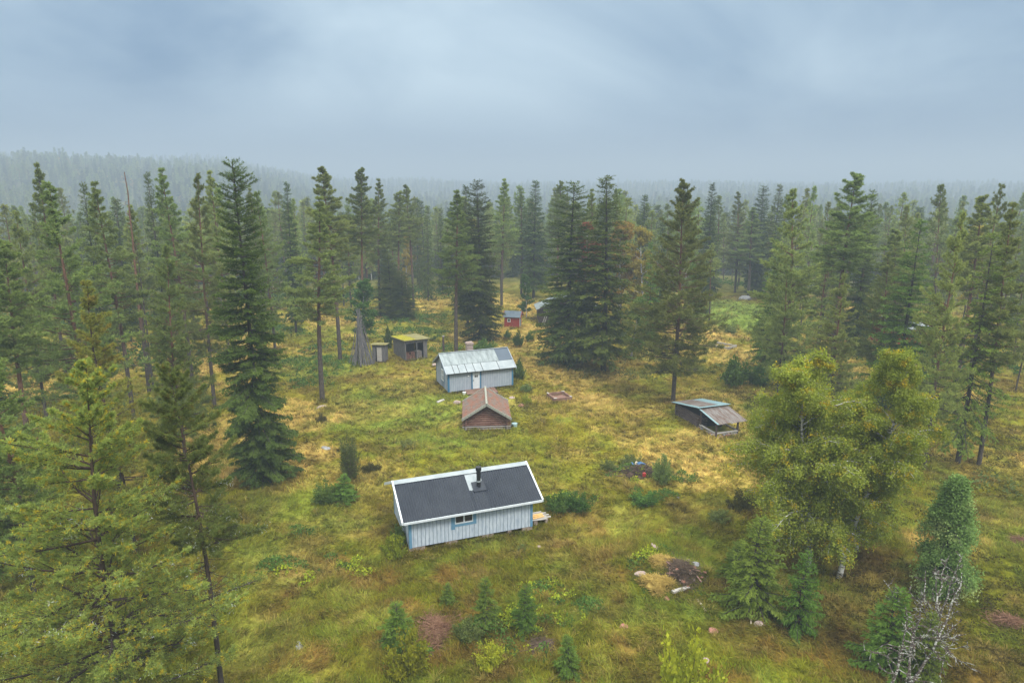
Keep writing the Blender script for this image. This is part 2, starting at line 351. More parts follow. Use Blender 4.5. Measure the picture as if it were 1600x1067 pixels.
def spruce(name, H, R, h0, seed, mats, dens=1.0, el=.26, droop=.35, gap=.1, ragged=.25, r0=None, nb=None, power=.8, dead=0, hangd=.55):
    rs = np.random.RandomState(seed); path = trunk_path(H, rs, .12)
    r0 = r0 or H*.0105
    parts = [tubes(path[None], (r0*(1 - np.linspace(0, 1, 10)**1.1*.93))[None], 8)]
    nw = nb or int((H - h0)/.36)
    tt = np.linspace(0, 1, nw)**.93; az = []; z0 = []
    for i, t in enumerate(tt):
        k = 6 if t < .85 else 5
        az += list(rs.uniform(0, 6.28) + np.arange(k)*6.28/k + rs.normal(0, .25, k)); z0 += list(h0 + (H - h0)*np.full(k, t)*.985 + rs.normal(0, .011*H, k))
    az = np.array(az); z0 = np.clip(np.array(z0), h0, H*.995); t = (z0 - h0)/(H - h0)
    side = 1 + ragged*.7*np.sin(az*2 + rs.uniform(0, 6)) * np.sin(t*17 + rs.uniform(0, 6)) + ragged*.5*np.sin(az + t*6 + rs.uniform(0, 6))
    Lb = R*((1 - t)**power*(.72 + .28*ss(0, .22, t)))*side*rs.uniform(1 - ragged, 1 + ragged*.35, len(az)) + .12
    keep = rs.uniform(size=len(az)) > gap*(1 - t*.5); az, z0, t, Lb = az[keep], z0[keep], t[keep], Lb[keep]
    slope = .55*t**2 + .35*t - .28 + rs.normal(0, .07, len(az))
    org = along(path, z0, H); dx = np.cos(az); dy = np.sin(az)
    def bp(u, i):                                  # point u along branch i
        r = Lb[i]*u; z = r*slope[i] - droop*Lb[i]*(u*(1.25 - .75*u))*.8*(1 - t[i]) 
        return org[i] + np.stack([dx[i]*r, dy[i]*r, z], 1)
    nbh = len(az); ii = np.arange(nbh); K = 4
    bpth = np.stack([bp(np.full(nbh, u), ii) for u in np.linspace(0, .95, K)], 1)
    br = (.012 + .012*Lb)[:, None]*np.linspace(1, .25, K)[None]
    parts.append(tubes(bpth, br, 3))
    # twigs leave the branch on both sides and hang a little
    step = el*.62/dens**.5
    nt_ = np.maximum(5, (Lb/step*1.5).astype(int)); bi = np.repeat(ii, nt_*2)
    u = rs.uniform(.08, 1.0, len(bi))**.75; sd = np.where(rs.uniform(size=len(bi)) < .5, -1, 1)
    P0 = bp(u, bi); rad = np.stack([dx[bi], dy[bi], slope[bi] - .2*(1-t[bi])], 1); lat = np.stack([-dy[bi], dx[bi], np.zeros(len(bi))], 1)
    tl = np.clip(Lb[bi]*.36*(1 - u*.72), el*1.1, .85)*rs.uniform(.6, 1.2, len(bi))
    td = unit(rad*.75 + lat*sd[:, None]*.85 + rs.normal(0, .16, (len(bi), 3)) + np.array([0, 0, -1])*(.32*(1 - t[bi]))[:, None])
    ne = np.maximum(2, np.round(tl/(el*.42)*dens**.5).astype(int)); ei = np.repeat(np.arange(len(bi)), ne)
    w = rs.uniform(0, 1, len(ei)); P = P0[ei] + td[ei]*(tl[ei]*w)[:, None]
    P += rs.normal(0, el*.12, P.shape)
    D = unit(td[ei] + rs.normal(0, .42, P.shape) + np.array([0, 0, -1])*(hangd*(1 - t[bi][ei]))[:, None])
    sz = el*rs.uniform(.65, 1.25, len(ei))*(1 - .35*t[bi][ei])
    lv = kites(P, D, sz, sz*.36, rs, flat=np.array([0, 0, 1.0]))
    bt = rs.uniform(0, 1, nbh); tint = np.clip(.55*bt[bi][ei] + .45*rs.uniform(size=len(ei)), 0, 1)
    # leader
    k = 26; pz = H - rs.uniform(0, .9, k); LP = along(path, np.minimum(pz, H), H); LD = rs.normal(0, .6, (k, 3)); LD[:, 2] += .75
    lv = np.concatenate([lv, kites(LP, LD, el*.9, el*.22, rs)]); tint = np.concatenate([tint, rs.uniform(size=k)])
    if dead:
        n = dead; a = rs.uniform(0, 6.28, n); z = rs.uniform(H*.06, h0 + 1, n); p = along(path, z, H); ln = rs.uniform(.4, 1.6, n)
        pt = np.stack([p + np.stack([np.cos(a)*ln*s, np.sin(a)*ln*s, -.35*ln*s], 1) for s in np.linspace(0, 1, 3)], 1)
        parts.append(tubes(pt, np.full((n, 1), .02)*np.linspace(1, .3, 3)[None], 3))
    return finish(name, merge(parts), lv, tint, mats)

def pine(name, H, R, h0, seed, mats, tufts=9, blades=9, bl=.26, r0=None, dead=14, topround=.5, nwf=.52, gap=.12, up=1.0, bend=.35, puff=.8, wr=.27):
    """long-needled pine: limbs that rise towards their ends, each carrying side shoots with brushes of needles"""
    rs = np.random.RandomState(seed); path = trunk_path(H, rs, bend)
    r0 = r0 or H*.0098
    parts = [tubes(path[None], (r0*(1 - np.linspace(0, 1, 10)**1.25*.93))[None], 8)]
    nw = int((H - h0)/nwf); az = []; z0 = []
    for t in np.linspace(0, 1, nw):
        k = rs.randint(4, 6); az += list(rs.uniform(0, 6.28) + np.arange(k)*6.28/k + rs.normal(0, .35, k)); z0 += list(h0 + (H - h0)*t*.985 + rs.normal(0, .32, k))
    az = np.array(az); z0 = np.clip(np.array(z0), h0*.95, H*.99); t = np.clip((z0 - h0)/(H - h0), 0, 1)
    prof = np.minimum((1 - t)**(topround + .22), .66 + 1.0*t)*1.2
    lob = 1 + .22*np.sin(az*1 + rs.uniform(0, 6) + t*7)*np.sin(t*13 + rs.uniform(0, 6))
    Lb = R*prof*lob*rs.uniform(.5, 1.15, len(az)) + .10
    keep = rs.uniform(size=len(az)) > gap; az, z0, t, Lb = az[keep], z0[keep], t[keep], Lb[keep]
    slope = (-.12 + .8*t**1.5)*up + rs.normal(0, .14, len(az))
    org = along(path, z0, H); dx = np.cos(az); dy = np.sin(az); nbh = len(az); ii = np.arange(nbh)
    cv = rs.normal(0, .18, nbh)
    def bp(u, i):
        r = Lb[i]*u; z = r*slope[i] + .20*Lb[i]*u*u*up; s = cv[i]*r*u
        return org[i] + np.stack([dx[i]*r - dy[i]*s, dy[i]*r + dx[i]*s, z], 1)
    K = 5; bpth = np.stack([bp(np.full(nbh, u), ii) for u in np.linspace(0, .97, K)], 1)
    parts.append(tubes(bpth, (.014 + .013*Lb)[:, None]*np.linspace(1, .22, K)[None], 3))
    nt_ = np.maximum(3, (tufts*(.12 + 1.15*Lb/R)).astype(int)); bi = np.repeat(ii, nt_)
    u = 1 - rs.uniform(0, .90, len(bi))**1.15; u = np.where(t[bi] > .8, rs.uniform(.1, 1, len(bi)), u)
    P0 = bp(u, bi); tl = np.clip(Lb[bi]*.38*(1.15 - u)*rs.uniform(.5, 1.4, len(bi)), .05, 1.2)
    sg = np.where(rs.uniform(size=len(bi)) < .5, -1, 1)*rs.uniform(.2, 1.1, len(bi))
    td = unit(np.stack([dx[bi] - dy[bi]*sg, dy[bi] + dx[bi]*sg, .30 + .35*t[bi] + rs.normal(0, .42, len(bi))], 1))
    P1 = P0 + td*tl[:, None]
    sp = np.stack([P0, P0 + td*(tl*.5)[:, None], P1], 1); parts.append(tubes(sp, np.full((len(bi), 1), .008)*np.array([[1.2, .9, .5]]), 3))
    # brush of needles round each shoot end, plus a smaller one half-way
    ei = np.repeat(np.arange(len(bi)), blades); nE = len(ei)
    off = rs.uniform(-.9, .15, nE)*np.minimum(tl[ei], .45); base = P1[ei] + td[ei]*off[:, None]
    d0 = unit(td[ei]*.55 + np.array([0, 0, .42]) + rs.normal(0, puff, (nE, 3)))
    sz = bl*rs.uniform(.7, 1.25, nE)
    lv = kites(base, d0, sz, sz*wr, rs)
    btt = rs.uniform(0, 1, len(bi)); tint = np.clip(.6*btt[ei] + .4*rs.uniform(size=nE), 0, 1)
    k = 26; z = H - rs.uniform(0, 1.3, k)**1.2; LP = along(path, np.minimum(z, H), H); LD = rs.normal(0, .55, (k, 3)); LD[:, 2] += .6
    lv = np.concatenate([lv, kites(LP, LD, bl, bl*.3, rs)]); tint = np.concatenate([tint, rs.uniform(size=k)])
    if dead:
        n = dead; a = rs.uniform(0, 6.28, n); z = rs.uniform(max(h0*.45, .6), h0 + (H-h0)*.25, n); p = along(path, z, H); ln = rs.uniform(.4, R*.75, n); kk = rs.uniform(-.35, .1, n)
        pt = np.stack([p + np.stack([np.cos(a)*ln*s, np.sin(a)*ln*s, kk*ln*s + .15*ln*s*s], 1) for s in np.linspace(0, 1, 4)], 1)
        parts.append(tubes(pt, np.full((n, 1), .022)*np.linspace(1, .3, 4)[None], 3))
    return finish(name, merge(parts), lv, tint, mats)

def birch(name, H, R, h0, seed, mats, leaf=.09, n_leaf=26000, stems=1, lean=0.0, r0=None, hang=.5, top=.75, limbs=46, spread=.5):
    """broad-leaved tree: rising limbs, side shoots hanging at their ends with small leaves, open between the limbs"""
    rs = np.random.RandomState(seed); r0 = r0 or H*.012; parts = []; allP = []; allW = []; allT = []
    for sidx in range(stems):
        path = trunk_path(H*(1 if sidx == 0 else rs.uniform(.75, .95)), rs, .4)
        Hs = path[-1, 2]
        a = rs.uniform(0, 6.28); ln = lean if sidx == 0 else rs.uniform(.1, .22)*Hs*.6
        if sidx == 0: a = 0
        tz = np.linspace(0, 1, 10)
        path[:, 0] += math.cos(a)*ln*tz**1.3; path[:, 1] += math.sin(a)*ln*tz**1.3
        parts.append(tubes(path[None], (r0*(1 - tz**1.1*.9))[None], 8))
        nb = limbs; zf = rs.uniform(h0/H, .98, nb); az = rs.uniform(0, 6.28, nb); o = along(path, zf*Hs, Hs)
        t = (zf - h0/H)/(1 - h0/H)
        Lb = R*np.minimum(.62 + 1.2*t, 1)*(1 - t**2.4*top)*rs.uniform(.42, 1.25, nb)
        el = (.35 + .75*t)*rs.uniform(.7, 1.3, nb)
        def bp(u, i):
            r = Lb[i]*u*np.cos(el[i]*.8); z = Lb[i]*(u*np.sin(el[i]) - hang*.55*u*u*u)
            return o[i] + np.stack([np.cos(az[i])*r, np.sin(az[i])*r, z], 1)
        ii = np.arange(nb); K = 5
        pt = np.stack([bp(np.full(nb, u), ii) for u in np.linspace(0, 1, K)], 1)
        parts.append(tubes(pt, (.012 + .011*Lb)[:, None]*np.linspace(1, .25, K)[None], 4))
        ns = 12; bi = np.repeat(ii, ns); u = rs.uniform(.2, 1, len(bi)); p0 = bp(u, bi)
        a2 = az[bi] + rs.normal(0, 1.0, len(bi)); l2 = np.clip(Lb[bi]*.5*(1.2 - u), .25, 1.6)*rs.uniform(.5, 1.2, len(bi)); up = rs.uniform(.1, .9, len(bi))
        def sp(w, j): return p0[j] + np.stack([np.cos(a2[j])*l2[j]*w, np.sin(a2[j])*l2[j]*w, l2[j]*(up[j]*w - hang*1.15*w*w)], 1)
        jj = np.arange(len(bi)); pt = np.stack([sp(np.full(len(bi), w), jj) for w in np.linspace(0, 1, 4)], 1)
        parts.append(tubes(pt, np.full((len(bi), 1), .009)*np.linspace(1, .35, 4)[None], 3))
        nl = int(n_leaf/stems/len(bi)) + 1; j = np.repeat(jj, nl); w = rs.uniform(.1, 1.08, len(j)); P = sp(w, j)
        P = P + rs.normal(0, .15, P.shape) + np.array([0, 0, -1])*rs.uniform(0, hang*.5, len(j))[:, None]
        allP.append(P); allT.append(np.clip(.6*rs.uniform(size=len(bi))[j] + .4*rs.uniform(size=len(j)), 0, 1))
    P = np.concatenate(allP); T = np.concatenate(allT)
    D = rs.normal(size=P.shape); D[:, 2] -= .5; sz = leaf*rs.uniform(.7, 1.3, len(P))
    return finish(name, merge(parts), kites(P, D, sz*1.25, sz*.95, rs), T, mats)

def bush(name, H, R, seed, mats, leaf=.09, n=5000, upright=.6, stems=26, cone=False):
    rs = np.random.RandomState(seed); a = rs.uniform(0, 6.28, stems); f = rs.uniform(0, 1, stems)**.6
    ln = H*rs.uniform(.4, 1.1, stems)*(1 - .3*f); r = R*f
    K = 5; s = np.linspace(0, 1, K)
    st = rs.uniform(.05, .3, stems)*R
    pt = np.stack([np.stack([np.cos(a)*(st + (r - st)*k**.8), np.sin(a)*(st + (r-st)*k**.8), ln*k*(1.15 - .15*k)], 1) for k in s], 1)
    tr = tubes(pt, np.full((stems, 1), .006 + .006*H)*np.linspace(1, .3, K)[None], 4)
    m = n//stems + 1; j = np.repeat(np.arange(stems), m); w = rs.uniform(.08, 1, len(j))
    fi = w*(K-1); i0 = np.minimum(fi.astype(int), K-2); q = (fi - i0)[:, None]; P = pt[j, i0]*(1-q) + pt[j, i0+1]*q
    sig = (.05 + .085*R)*(1.15 - .55*w)[:, None]
    P = P + rs.normal(0, 1, P.shape)*sig*np.array([1, 1, .6]); P[:, 2] = np.maximum(P[:, 2], .02)
    D = rs.normal(size=P.shape); D[:, 2] += upright; sz = leaf*rs.uniform(.65, 1.3, len(P))
    T = np.clip(.55*rs.uniform(size=stems)[j] + .45*rs.uniform(size=len(j)), 0, 1)
    return finish(name, tr, kites(P, D, sz*1.3, sz*.7, rs), T, mats)

M_BARK_PINE = bark_mat('pine_bark', (.085, .068, .058), (.17, .088, .055), 5.5, 10)
M_BARK_PINE_N = bark_mat('pine_bark_brown', (.060, .046, .038), (.085, .055, .040), 3, 9)
M_BARK_SPRUCE = bark_mat('spruce_bark', (.07, .06, .055), (.075, .06, .05), 3, 9)
M_BARK_BIRCH = bark_mat('birch_bark', (.50, .49, .46), (.42, .40, .36), 3, 9, spots=(.05, .045, .04))
M_DEADWOOD = bark_mat('lichened_deadwood', (.09, .07, .06), (.09, .075, .065), 3, 9, spots=(.42, .42, .38))
M_LICHEN_BEARD = mat('beard_lichen', (.30, .33, .29), .95, .1, col2=(.42, .45, .40), noise=6)
M_TWIG = mat('brown_twigs', (.07, .045, .03), col2=(.11, .075, .05), noise=4)
F_PINE = foliage('pine_needles', (.120, .170, .044), (.25, .31, .082))
F_PINE_W = foliage('pine_needles_warm', (.14, .17, .030), (.29, .31, .060), (.30, .26, .04), clump=(1.3, .52, .66))
F_PINE_N = foliage('pine_needles_close', (.135, .20, .028), (.32, .40, .105), (.50, .42, .035), clump=(4.5, .56, .63), seedcol=.1)
F_PINE_ND = foliage('pine_needles_close_dark', (.08, .13, .026), (.20, .27, .075), (.16, .16, .03), clump=(3.5, .56, .66), seedcol=.1)
F_SPRUCE = foliage('spruce_needles', (.036, .062, .014), (.105, .145, .030))
F_SPRUCE_L = foliage('spruce_needles_fresh', (.075, .145, .02), (.18, .28, .05))
F_BLUEGREEN = foliage('spruce_needles_bluish', (.10, .185, .045), (.20, .33, .095), (.36, .42, .16), clump=(.6, .52, .7))
F_BIRCH = foliage('birch_leaves', (.14, .19, .020), (.31, .37, .06), (.50, .38, .02), clump=(1.6, .56, .70), seedcol=.08)
F_BIRCH_O = foliage('birch_leaves_orange', (.30, .15, .02), (.42, .24, .03))
F_BIRCH_Y = foliage('birch_leaves_yellow', (.22, .19, .03), (.38, .30, .05))
F_RUST = foliage('rusty_leaves', (.25, .10, .035), (.36, .17, .06))
F_BUSH = foliage('bush_leaves', (.045, .105, .022), (.12, .20, .04))
F_BUSH_Y = foliage('bush_leaves_yellow_green', (.15, .21, .02), (.33, .37, .03))
F_JUNIPER = foliage('juniper_needles', (.075, .11, .03), (.16, .20, .065))
F_GREYGREEN = foliage('willow_leaves', (.09, .13, .035), (.20, .25, .075))
F_DARKBUSH = foliage('dark_heather', (.07, .07, .02), (.13, .12, .03))

# ------------------------------------------------------------ the ground, one sheet out to the far ridges
def axis(lo, a, b, hi, step, grow=1.13):
    c = list(np.arange(a, b, step)); p = b; s = step
    while p < hi: c.append(p); s *= grow; p += s
    c.append(hi); p = a - step; s = step; l = []
    while p > lo: l.append(p); s *= grow; p -= s
    l.append(lo); return np.array(l[::-1] + c)
xs = axis(-3800, -56, 60, 3800, .36); ys = axis(-60, 20, 140, 4200, .36)
X, Y = np.meshgrid(xs, ys); Z = height(X, Y)
n, m_ = X.shape; idx = np.arange(n*m_).reshape(n, m_)
q = np.stack([idx[:-1, :-1], idx[:-1, 1:], idx[1:, 1:], idx[1:, :-1]], -1).reshape(-1, 4)
M_GROUND = cover_mat('ground_cover'); M_GRASS = cover_mat('grass_blades', trans=.3, fine=False)
g = link('ground', mesh_np('ground', np.stack([X, Y, Z], -1).reshape(-1, 3), quads=q, mats=[M_GROUND], vcol=ground_colour(X.ravel(), Y.ravel()), smooth=True))
tag(g, 'mossy and grassy clearing floor running on under the misty forest', kind='structure')

# footprints where no grass grows: x, y, angle, x0, x1, y0, y1
FOOT = [(-6.22, 37.7, 20.2, 0, 8, 0, 4.9), (-6.79, 69.79, 21.5, 0, 7.4, 0, 4.6), (-4.23, 58.77, 3.6, 0, 3.9, 0, 4.4), (-13.53, 83.63, 32.6, 0, 3, 0, 4.2),
        (17.97, 56.8, 19, 0, 2.9, 0, 6.3), (3.9, 68.2, 20, 0, 1.9, -1.3, .4), (-1.2, 104.4, -23, 0, 2.4, 0, 1.8), (4.4, 107, 3, 0, 9.5, 0, 7), (-17.55, 83.6, -6, 0, 1.6, 0, 1.5)]
def outside(x, y, pad=.05):
    k = np.ones(len(x), bool)
    for fx, fy, a, x0, x1, y0, y1 in FOOT:
        a = R_(a); dx = x - fx; dy = y - fy; lx = dx*math.cos(a) + dy*math.sin(a); ly = -dx*math.sin(a) + dy*math.cos(a)
        k &= ~((lx > x0-pad) & (lx < x1+pad) & (ly > y0-pad) & (ly < y1+pad))
    return k
def in_view(x, y, m=1.06, low=24):
    return (np.abs(x) < (0.78*m)*y + 3) & (y > low)
def grass_field(seed, y0, y1, n_t, nb, ln, wd, lay):
    rs = np.random.RandomState(seed)
    y = np.sqrt(rs.uniform(y0*y0, y1*y1, n_t)); x = rs.uniform(-.80, .80, n_t)*(y + 3)
    k = outside(x, y); x, y = x[k], y[k]
    hgt = fbm(x*.5, y*.5, 71, 3); dens = fbm(x*1.1, y*1.1, 77, 2)
    k = rs.uniform(size=len(x)) < .35 + 1.1*ss(.3, .65, dens); x, y, hgt = x[k], y[k], hgt[k]
    z = height(x, y); c = ground_colour(x, y)
    i = np.repeat(np.arange(len(x)), nb); N_ = len(i)
    a0 = 6.28*2*fbm(x*.13, y*.13, 91, 2) ; a = a0[i] + rs.normal(0, 1.0, N_)
    L_ = ln*(.5 + 1.1*hgt[i])*rs.uniform(.6, 1.3, N_); lean = rs.uniform(*lay, N_)
    D = np.stack([np.cos(a)*np.cos(lean), np.sin(a)*np.cos(lean), np.sin(lean)], 1)
    B = np.stack([x[i], y[i], z[i] - .02], 1) + np.concatenate([rs.normal(0, .12, (N_, 2)), np.zeros((N_, 1))], 1)
    S = np.stack([-np.sin(a), np.cos(a), rs.normal(0, .3, N_)], 1)*(wd*rs.uniform(.6, 1.4, N_))[:, None]*.5
    mid = B + D*(L_*.55)[:, None] ; tip = B + D*L_[:, None]; tip[:, 2] -= L_*.18
    v = np.stack([B - S, B + S, mid + S*.8, tip, mid - S*.8], 1)
    col = c[i]*(rs.uniform(.72, 1.45, N_)[:, None])*(1 + rs.normal(0, .06, (N_, 3)))
    col = np.clip(col, .005, .8); b = np.arange(N_)*5
    q = np.stack([b, b+1, b+2, b+4], 1); t = np.stack([b+4, b+2, b+3], 1)
    return v.reshape(-1, 3), q, t, np.repeat(col, 5, axis=0)
def tussocks(seed, y0, y1, n_t, nb, ln, wd, at=None):
    rs = np.random.RandomState(seed)
    if at is None:
        y = np.sqrt(rs.uniform(y0*y0, y1*y1, n_t)); x = rs.uniform(-.80, .80, n_t)*(y + 3)
        k = outside(x, y, .15); x, y = x[k], y[k]; dn = fbm(x*.35, y*.35, 97, 3); k = rs.uniform(size=len(x)) < ss(.38, .62, dn); x, y = x[k], y[k]
    else: x, y = at
    z = height(x, y); c = ground_colour(x, y); m = len(x); sz = rs.uniform(.6, 1.35, m); pick = rs.uniform(size=m)
    c = np.where((pick < .35)[:, None], c*.5 + np.array([.30, .22, .07])*.5, np.where((pick > .8)[:, None], c*.62, c*1.18))
    i = np.repeat(np.arange(m), nb); N_ = len(i); a = rs.uniform(0, 6.28, N_); L_ = ln*sz[i]*rs.uniform(.6, 1.2, N_); el = rs.uniform(.35, 1.35, N_)
    D = np.stack([np.cos(a)*np.cos(el), np.sin(a)*np.cos(el), np.sin(el)], 1); B = np.stack([x[i], y[i], z[i] - .02], 1) + np.stack([np.cos(a), np.sin(a), 0*a], 1)*(.07*sz[i])[:, None]
    S = np.stack([-np.sin(a), np.cos(a), 0*a], 1)*(wd*rs.uniform(.6, 1.4, N_))[:, None]*.5
    mid = B + D*(L_*.55)[:, None]; tip = B + D*L_[:, None] + np.stack([np.cos(a), np.sin(a), -1.1 + 0*a], 1)*(L_*.22)[:, None]
    v = np.stack([B - S, B + S, mid + S*.8, tip, mid - S*.8], 1); b = np.arange(N_)*5
    col = np.clip(c[i]*rs.uniform(.7, 1.35, N_)[:, None], .005, .8)
    return v.reshape(-1, 3), np.stack([b, b+1, b+2, b+4], 1), np.stack([b+4, b+2, b+3], 1), np.repeat(col, 5, axis=0)
def wall_foot():
    rs = np.random.RandomState(4); X_ = []; Y_ = []
    for fx, fy, a, x0, x1, y0, y1 in FOOT:
        a = R_(a); per = 2*(x1-x0+y1-y0); n = int(per*7)
        for t in rs.uniform(0, per, n):
            w, h = x1-x0, y1-y0; e = .08 + abs(rs.normal(0, .14))
            lx, ly = (x0+t, y0-e) if t < w else (x1+e, y0+t-w) if t < w+h else (x1-(t-w-h), y1+e) if t < 2*w+h else (x0-e, y1-(t-2*w-h))
            if abs(lx*1.0-1.0) < 9: X_.append(fx + lx*math.cos(a) - ly*math.sin(a)); Y_.append(fy + lx*math.sin(a) + ly*math.cos(a))
    return np.array(X_), np.array(Y_)
gv = [tussocks(15, 0, 0, 0, 22, .40, .035, at=wall_foot()), tussocks(11, 24, 50, 9000, 26, .42, .028), tussocks(12, 50, 85, 11000, 18, .48, .05), tussocks(13, 85, 130, 9000, 12, .6, .09), grass_field(1, 24, 46, 42000, 7, .40, .034, (.12, 1.0)), grass_field(2, 46, 75, 42000, 6, .44, .055, (.1, .9)), grass_field(3, 75, 135, 42000, 5, .55, .10, (.1, .8))]
o_ = 0; V_ = []; Q_ = []; T_ = []; C_ = []
for v, q, t, c in gv: V_.append(v); Q_.append(q+o_); T_.append(t+o_); C_.append(c); o_ += len(v)
g = link('grass', mesh_np('grass', np.concatenate(V_), quads=np.concatenate(Q_), tris=np.concatenate(T_), mats=[M_GRASS], vcol=np.concatenate(C_)))
tag(g, 'matted olive and straw coloured grass growing all over the clearing', 'grass', kind='stuff')

def leafy_cover(name, patches, seed, dens, leaf, hmax, m, label, cat='undergrowth', thr=.40):
    rs = np.random.RandomState(seed); P = []
    for px, py, rx, ry in patches:
        cx, cy = G(px, py); k = int(dens*rx*ry); r = np.sqrt(rs.uniform(0, 1, k)); a = rs.uniform(0, 6.28, k)
        x = cx + rx*r*np.cos(a); y = cy + ry*r*np.sin(a)
        cl = fbm(x*1.3, y*1.3, seed, 3); kk = (cl > thr + .14*r) & outside(x, y); x, y, cl, r = x[kk], y[kk], cl[kk], r[kk]
        top = hmax*(ss(.42, .7, cl))*(1.15 - r); P.append(np.stack([x, y, height(x, y) + top*rs.uniform(.1, 1, len(x))], 1))
    P = np.concatenate(P); D = rs.normal(size=P.shape); D[:, 2] += .5; sz = leaf*rs.uniform(.6, 1.3, len(P))
    v = kites(P, D, sz*1.2, sz*.9, rs); n = len(P)
    o = link(name, mesh_np(name, v.reshape(-1, 3), quads=np.arange(n*4).reshape(n, 4), mats=[m], tint=np.repeat(rs.uniform(size=n), 4)))
    tag(o, label, cat, kind='stuff')
leafy_cover('undergrowth', [(490,572,6.5,5),(640,522,7,4),(400,520,9,5),(480,600,3,2),(690,545,4,3),(640,500,9,5),(510,545,4,3)], 5, 210, .17, 1.0, F_BUSH, 'bright green raspberry thicket around the old sheds and pines')
leafy_cover('undergrowth', [(790,990,2.6,1.8),(870,960,1.6,1.3),(850,925,1.4,1.2),(850,1020,1.6,1),(905,950,1.4,1),(745,990,1,1),(640,1030,1.4,1),(880,780,2.4,1.6),(990,740,2.6,1.6),(1050,745,2.2,1.4),(1020,775,2,1.2),(480,830,1.6,1),(520,880,1.4,1),(440,890,1.6,1)], 6, 900, .10, .65, F_BUSH, 'low leafy scrub among the young spruces and brush heaps')
leafy_cover('undergrowth', [(1000,890,.9,1.3),(1040,868,1.2,.6),(1090,925,.6,1),(1010,935,1,.6)], 18, 420, .11, .4, F_BUSH, 'green weeds growing round the edges of the compost heap')
leafy_cover('undergrowth', [(850,925,1.8,1.5),(800,975,2.2,1.6),(880,960,1.3,1.5),(850,1000,1.2,1.2),(770,1020,1.2,.8),(640,1045,1,.8),(560,885,1.6,1),(450,905,1.6,1),(1010,745,2.6,1.8),(890,775,2.4,1.3),(1010,880,1,.8)], 16, 520, .12, .75, F_BUSH_Y, 'yellow green leafy scrub mixed in among the young spruces')
leafy_cover('undergrowth', [(1250,640,9,9),(1480,900,5,3.5),(1350,930,4,3),(1560,700,7,6),(1560,960,3,2.5),(1400,800,6,5)], 8, 260, .09, .3, F_DARKBUSH, 'dark bilberry and heather scrub below the trees by the big birches')
leafy_cover('undergrowth', [(1160,575,4,3),(1220,560,5,4),(1560,755,4,2),(960,585,6,2),(90,640,10,6),(150,720,8,5),(600,490,14,5),(1000,560,6,4),(1300,600,8,6)], 9, 120, .16, .9, F_JUNIPER, 'dull green brush at the foot of the forest edge')
leafy_cover('undergrowth', [(470,462,26,9),(650,458,18,9),(330,470,22,10),(180,560,14,9),(1170,440,16,5),(1480,560,14,9),(1350,520,12,8),(100,500,18,9)], 12, 32, .34, 1.5, F_BUSH, 'pale green saplings and brush filling the forest floor between trunks')
leafy_cover('undergrowth', [(1540,1000,2,2),(1420,1040,1.4,1),(1495,1060,1,1),(1320,900,1.4,1)], 14, 90, .08, .4, F_BIRCH_Y, 'yellow autumn leaves low down around the dead lichened birch')

# ------------------------------------------------------------ tree stock
K = {}
def stock(key, fn, H, R, h0, seed, mats, **k): K[key] = (fn(key, H, R, h0, seed, mats, **k), H, R)
BP = M_BARK_PINE
stock('pine_close', pine, 15.5, 4.3, 2.2, 11, (M_BARK_PINE_N, F_PINE_N), tufts=62, blades=42, bl=0.135, nwf=.46, dead=50, topround=.62, puff=.75, gap=0.03, wr=0.15)
stock('pine_close2', pine, 14.5, 2.5, 6.9, 12, (M_BARK_PINE_N, F_PINE_ND), tufts=54, blades=38, bl=0.135, nwf=.44, dead=60, topround=.5, gap=.05, wr=0.15)
stock('pine_warm', pine, 16.5, 3.4, 2.5, 13, (M_BARK_PINE_N, F_PINE_W), tufts=26, blades=28, bl=0.19, nwf=.46, topround=0.78, gap=.04, wr=0.18)
stock('pine_full', pine, 18, 3.4, 3.2, 14, (BP, F_PINE), tufts=20, blades=26, bl=0.24, nwf=.44, topround=0.78, gap=0.13, wr=0.19)
stock('pine_full2', pine, 20, 3.4, 5.0, 15, (BP, F_PINE), tufts=20, blades=26, bl=0.24, nwf=.46, topround=0.78, gap=0.13, wr=0.19)
stock('pine_tall', pine, 21, 2.6, 8.8, 16, (BP, F_PINE), tufts=22, blades=22, bl=0.25, nwf=.44, topround=0.78, gap=0.15, wr=0.19)
stock('pine_tall2', pine, 23, 2.3, 12.5, 17, (BP, F_PINE), tufts=22, blades=22, bl=0.25, nwf=.42, topround=.5, gap=0.15, wr=0.19)
stock('pine_big', pine, 22, 4.6, 3.0, 18, (BP, F_PINE), tufts=30, blades=28, bl=0.23, nwf=.42, topround=0.62, gap=0.08, wr=0.19)
stock('pine_sparse', pine, 21, 2.9, 8, 19, (BP, F_PINE), tufts=20, blades=20, bl=0.25, nwf=.8, topround=.45, gap=.22, dead=26, wr=0.2)
stock('spruce_big', spruce, 23.5, 3.0, .7, 21, (M_BARK_SPRUCE, F_SPRUCE), dens=2.2, el=0.24, ragged=.32, droop=.5, gap=.08, nb=70, power=0.42)
stock('spruce_a', spruce, 22, 3.0, 1.0, 22, (M_BARK_SPRUCE, F_SPRUCE), dens=1.6, el=.30, droop=.45, nb=60, power=0.5)
stock('spruce_b', spruce, 21, 2.5, 2.6, 23, (M_BARK_SPRUCE, F_SPRUCE), dens=1.5, el=.31, droop=.5, ragged=.35, gap=.18, nb=56, power=.7, dead=20)
stock('spruce_fresh', spruce, 18, 3.2, .5, 24, (M_BARK_SPRUCE, F_SPRUCE_L), dens=1.6, el=.28, nb=46, power=.85, droop=.25, gap=0.16)
stock('spruce_gaunt', spruce, 18, 2.9, 3, 25, (M_BARK_SPRUCE, F_SPRUCE_L), dens=.9, el=.25, droop=.8, ragged=.4, gap=.2, nb=34, power=.7, dead=30)
